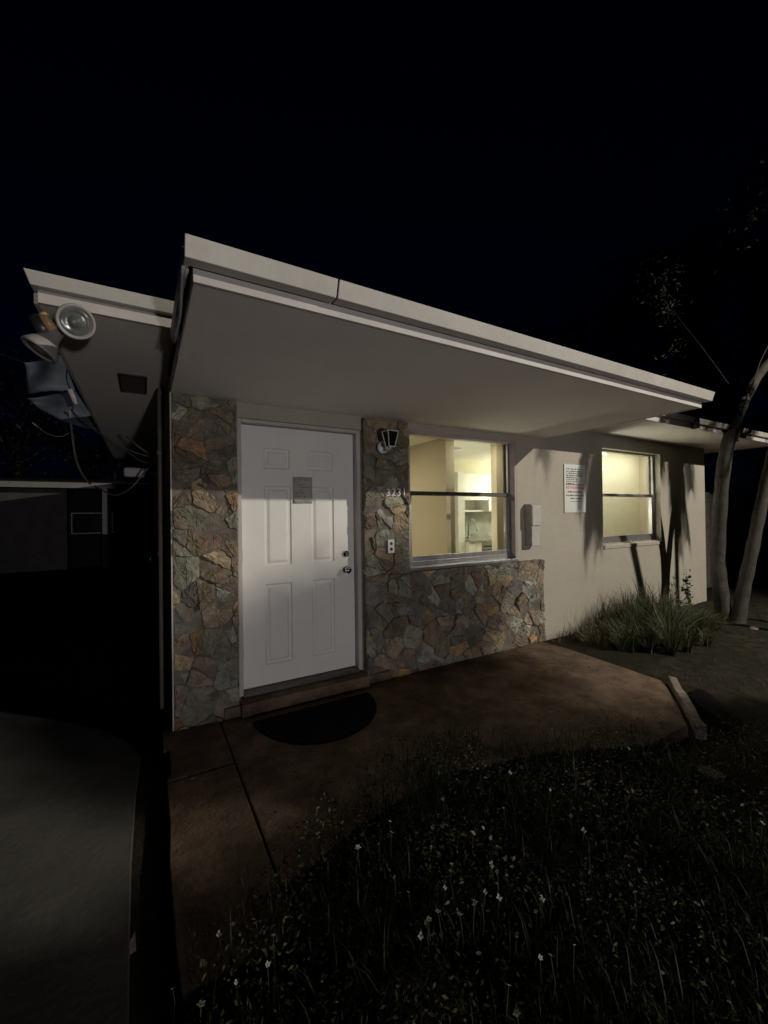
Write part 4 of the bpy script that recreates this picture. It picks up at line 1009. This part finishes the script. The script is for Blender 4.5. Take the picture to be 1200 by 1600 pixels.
for q in range(9): c.tube([(4.3 + q * 0.28, -2.5, -0.1), (4.35 + q * 0.27, -2.5, 1.6), (4.2 + q * 0.3, -2.5, 2.8)], [0.03, 0.02, 0.008], 6)
build('branches', c, K['bark'], hg)

# fence beyond the end of the house
fn = thing('board_fence', (10, 3.95, 0), 'weathered vertical board fence beyond the right end of the house', 'fence')
random.seed(14); xq = 8.22
while xq < 17:
    wd = random.uniform(0.13, 0.15); c = MB(); tz = 1.86 + random.uniform(-0.02, 0.02)
    c.box(xq, xq + wd, 3.94 + random.uniform(-0.004, 0.004), 3.965, -0.08, tz); build('board', c, K['fence'], fn, bevel=0.003); xq += wd + random.uniform(0.006, 0.016)
c = MB(); c.box(8.22, 17, 3.97, 4.01, 0.4, 0.49); c.box(8.22, 17, 3.97, 4.01, 1.4, 1.49); build('rail', c, K['fence'], fn)

# small white flowers in the weeds, each its own plant
pr_ = []
for v in range(4):
    rr = random.Random(40 + v); st = MB(); st.tube([(0, 0, -0.16), (0.008 * v - 0.01, 0.006, -0.08), (0, 0, 0)], 0.0014, 5)
    fl = MB(); npt = 4 + (v % 2)
    tilt = Euler((rr.uniform(0.3, 1.0), 0, rr.uniform(0, 6))).to_matrix()
    for k in range(npt):
        a = 2 * math.pi * k / npt + rr.uniform(-0.2, 0.2); L = 0.0115 * rr.uniform(0.8, 1.15)
        u_ = Vector((math.cos(a), math.sin(a), 0.25)); s_ = Vector((-math.sin(a), math.cos(a), 0)) * 0.0042
        vs = [Vector((0, 0, 0)), u_ * L * 0.55 + s_, u_ * L, u_ * L * 0.55 - s_]; fl.add([tilt @ q for q in vs], [(0, 1, 2, 3)])
    ce = MB(); ce.lathe([(0.0025, 0.0), (0.002, 0.002), (0, 0.003)], (0, 0, 0), tilt @ Vector((0, 0, 1)), 8)
    pr_.append((st, fl, ce))
fpos = [(187, 520), (192, 550), (158, 580), (103, 590), (298, 590), (303, 535), (390, 600), (352, 635), (335, 698), (285, 790), (270, 828), (316, 762), (237, 710), (200, 670), (458, 565), (474, 588), (460, 635), (475, 655), (497, 620), (500, 665), (443, 710), (415, 735), (435, 745), (475, 688), (480, 725), (410, 552), (437, 538), (492, 485), (510, 390), (490, 366), (617, 436), (745, 507), (707, 545), (672, 505), (827, 325), (770, 360), (778, 720), (845, 710), (592, 722), (578, 762), (528, 825), (590, 885), (681, 852), (375, 770), (1007, 440), (1185, 525), (505, 960), (528, 1035), (618, 880), (330, 460), (461, 640), (292, 783), (596, 728), (415, 742)]
fpix = [(500 + 0.5833 * a, 980 + 0.5833 * b) for a, b in fpos] + [(342, 1460), (427, 1462), (400, 1442), (418, 1507), (369, 1535), (314, 1570), (270, 1545), (559, 1324)]
protos = {}
random.seed(77)
for i, (px, py) in enumerate(fpix):
    v = i % 4; z = random.uniform(0.09, 0.16) if py > 1200 else 0.06
    loc = on_z(px, py, z)
    if v not in protos:
        o = thing('white_flower', (0, 0, 0), 'small white flower on a thin stem in the dark weeds', 'flower', 'white flowers among the lawn weeds')
        st, fl, ce = pr_[v]
        kids = [build('stem', st, K['stem'], o), build('petals', fl, K['petal'], o), build('centre', ce, K['petal_centre'], o)]
        protos[v] = (o, kids)
    else:
        o0, k0 = protos[v]; o = o0.copy(); COL.objects.link(o)
        for c0 in k0:
            c1 = c0.copy(); COL.objects.link(c1); c1.parent = o
    if px > 1180: lb = 'lone white flower farthest right in the dark yard'
    elif px > 1050: lb = 'lone white flower beside the pale rock in the dark yard'
    elif px < 320 and py > 1560: lb = 'white flower lowest at the left of the lawn weeds'
    elif px < 460: lb = 'small white flower in the sparse weeds at the foot of the walkway'
    elif py < 1230: lb = 'tiny white flower at the far edge of the weeds near the patio'
    elif py > 1500: lb = 'small white flower in the darkest weeds near the stepping slab'
    else: lb = 'small white flower on a thin stem in the dark weeds'
    o['label'] = lb
    o.location = loc; o.rotation_euler = (0, 0, random.uniform(0, 6.28)); s_ = random.uniform(0.65, 1.15); o.scale = (s_, s_, s_)
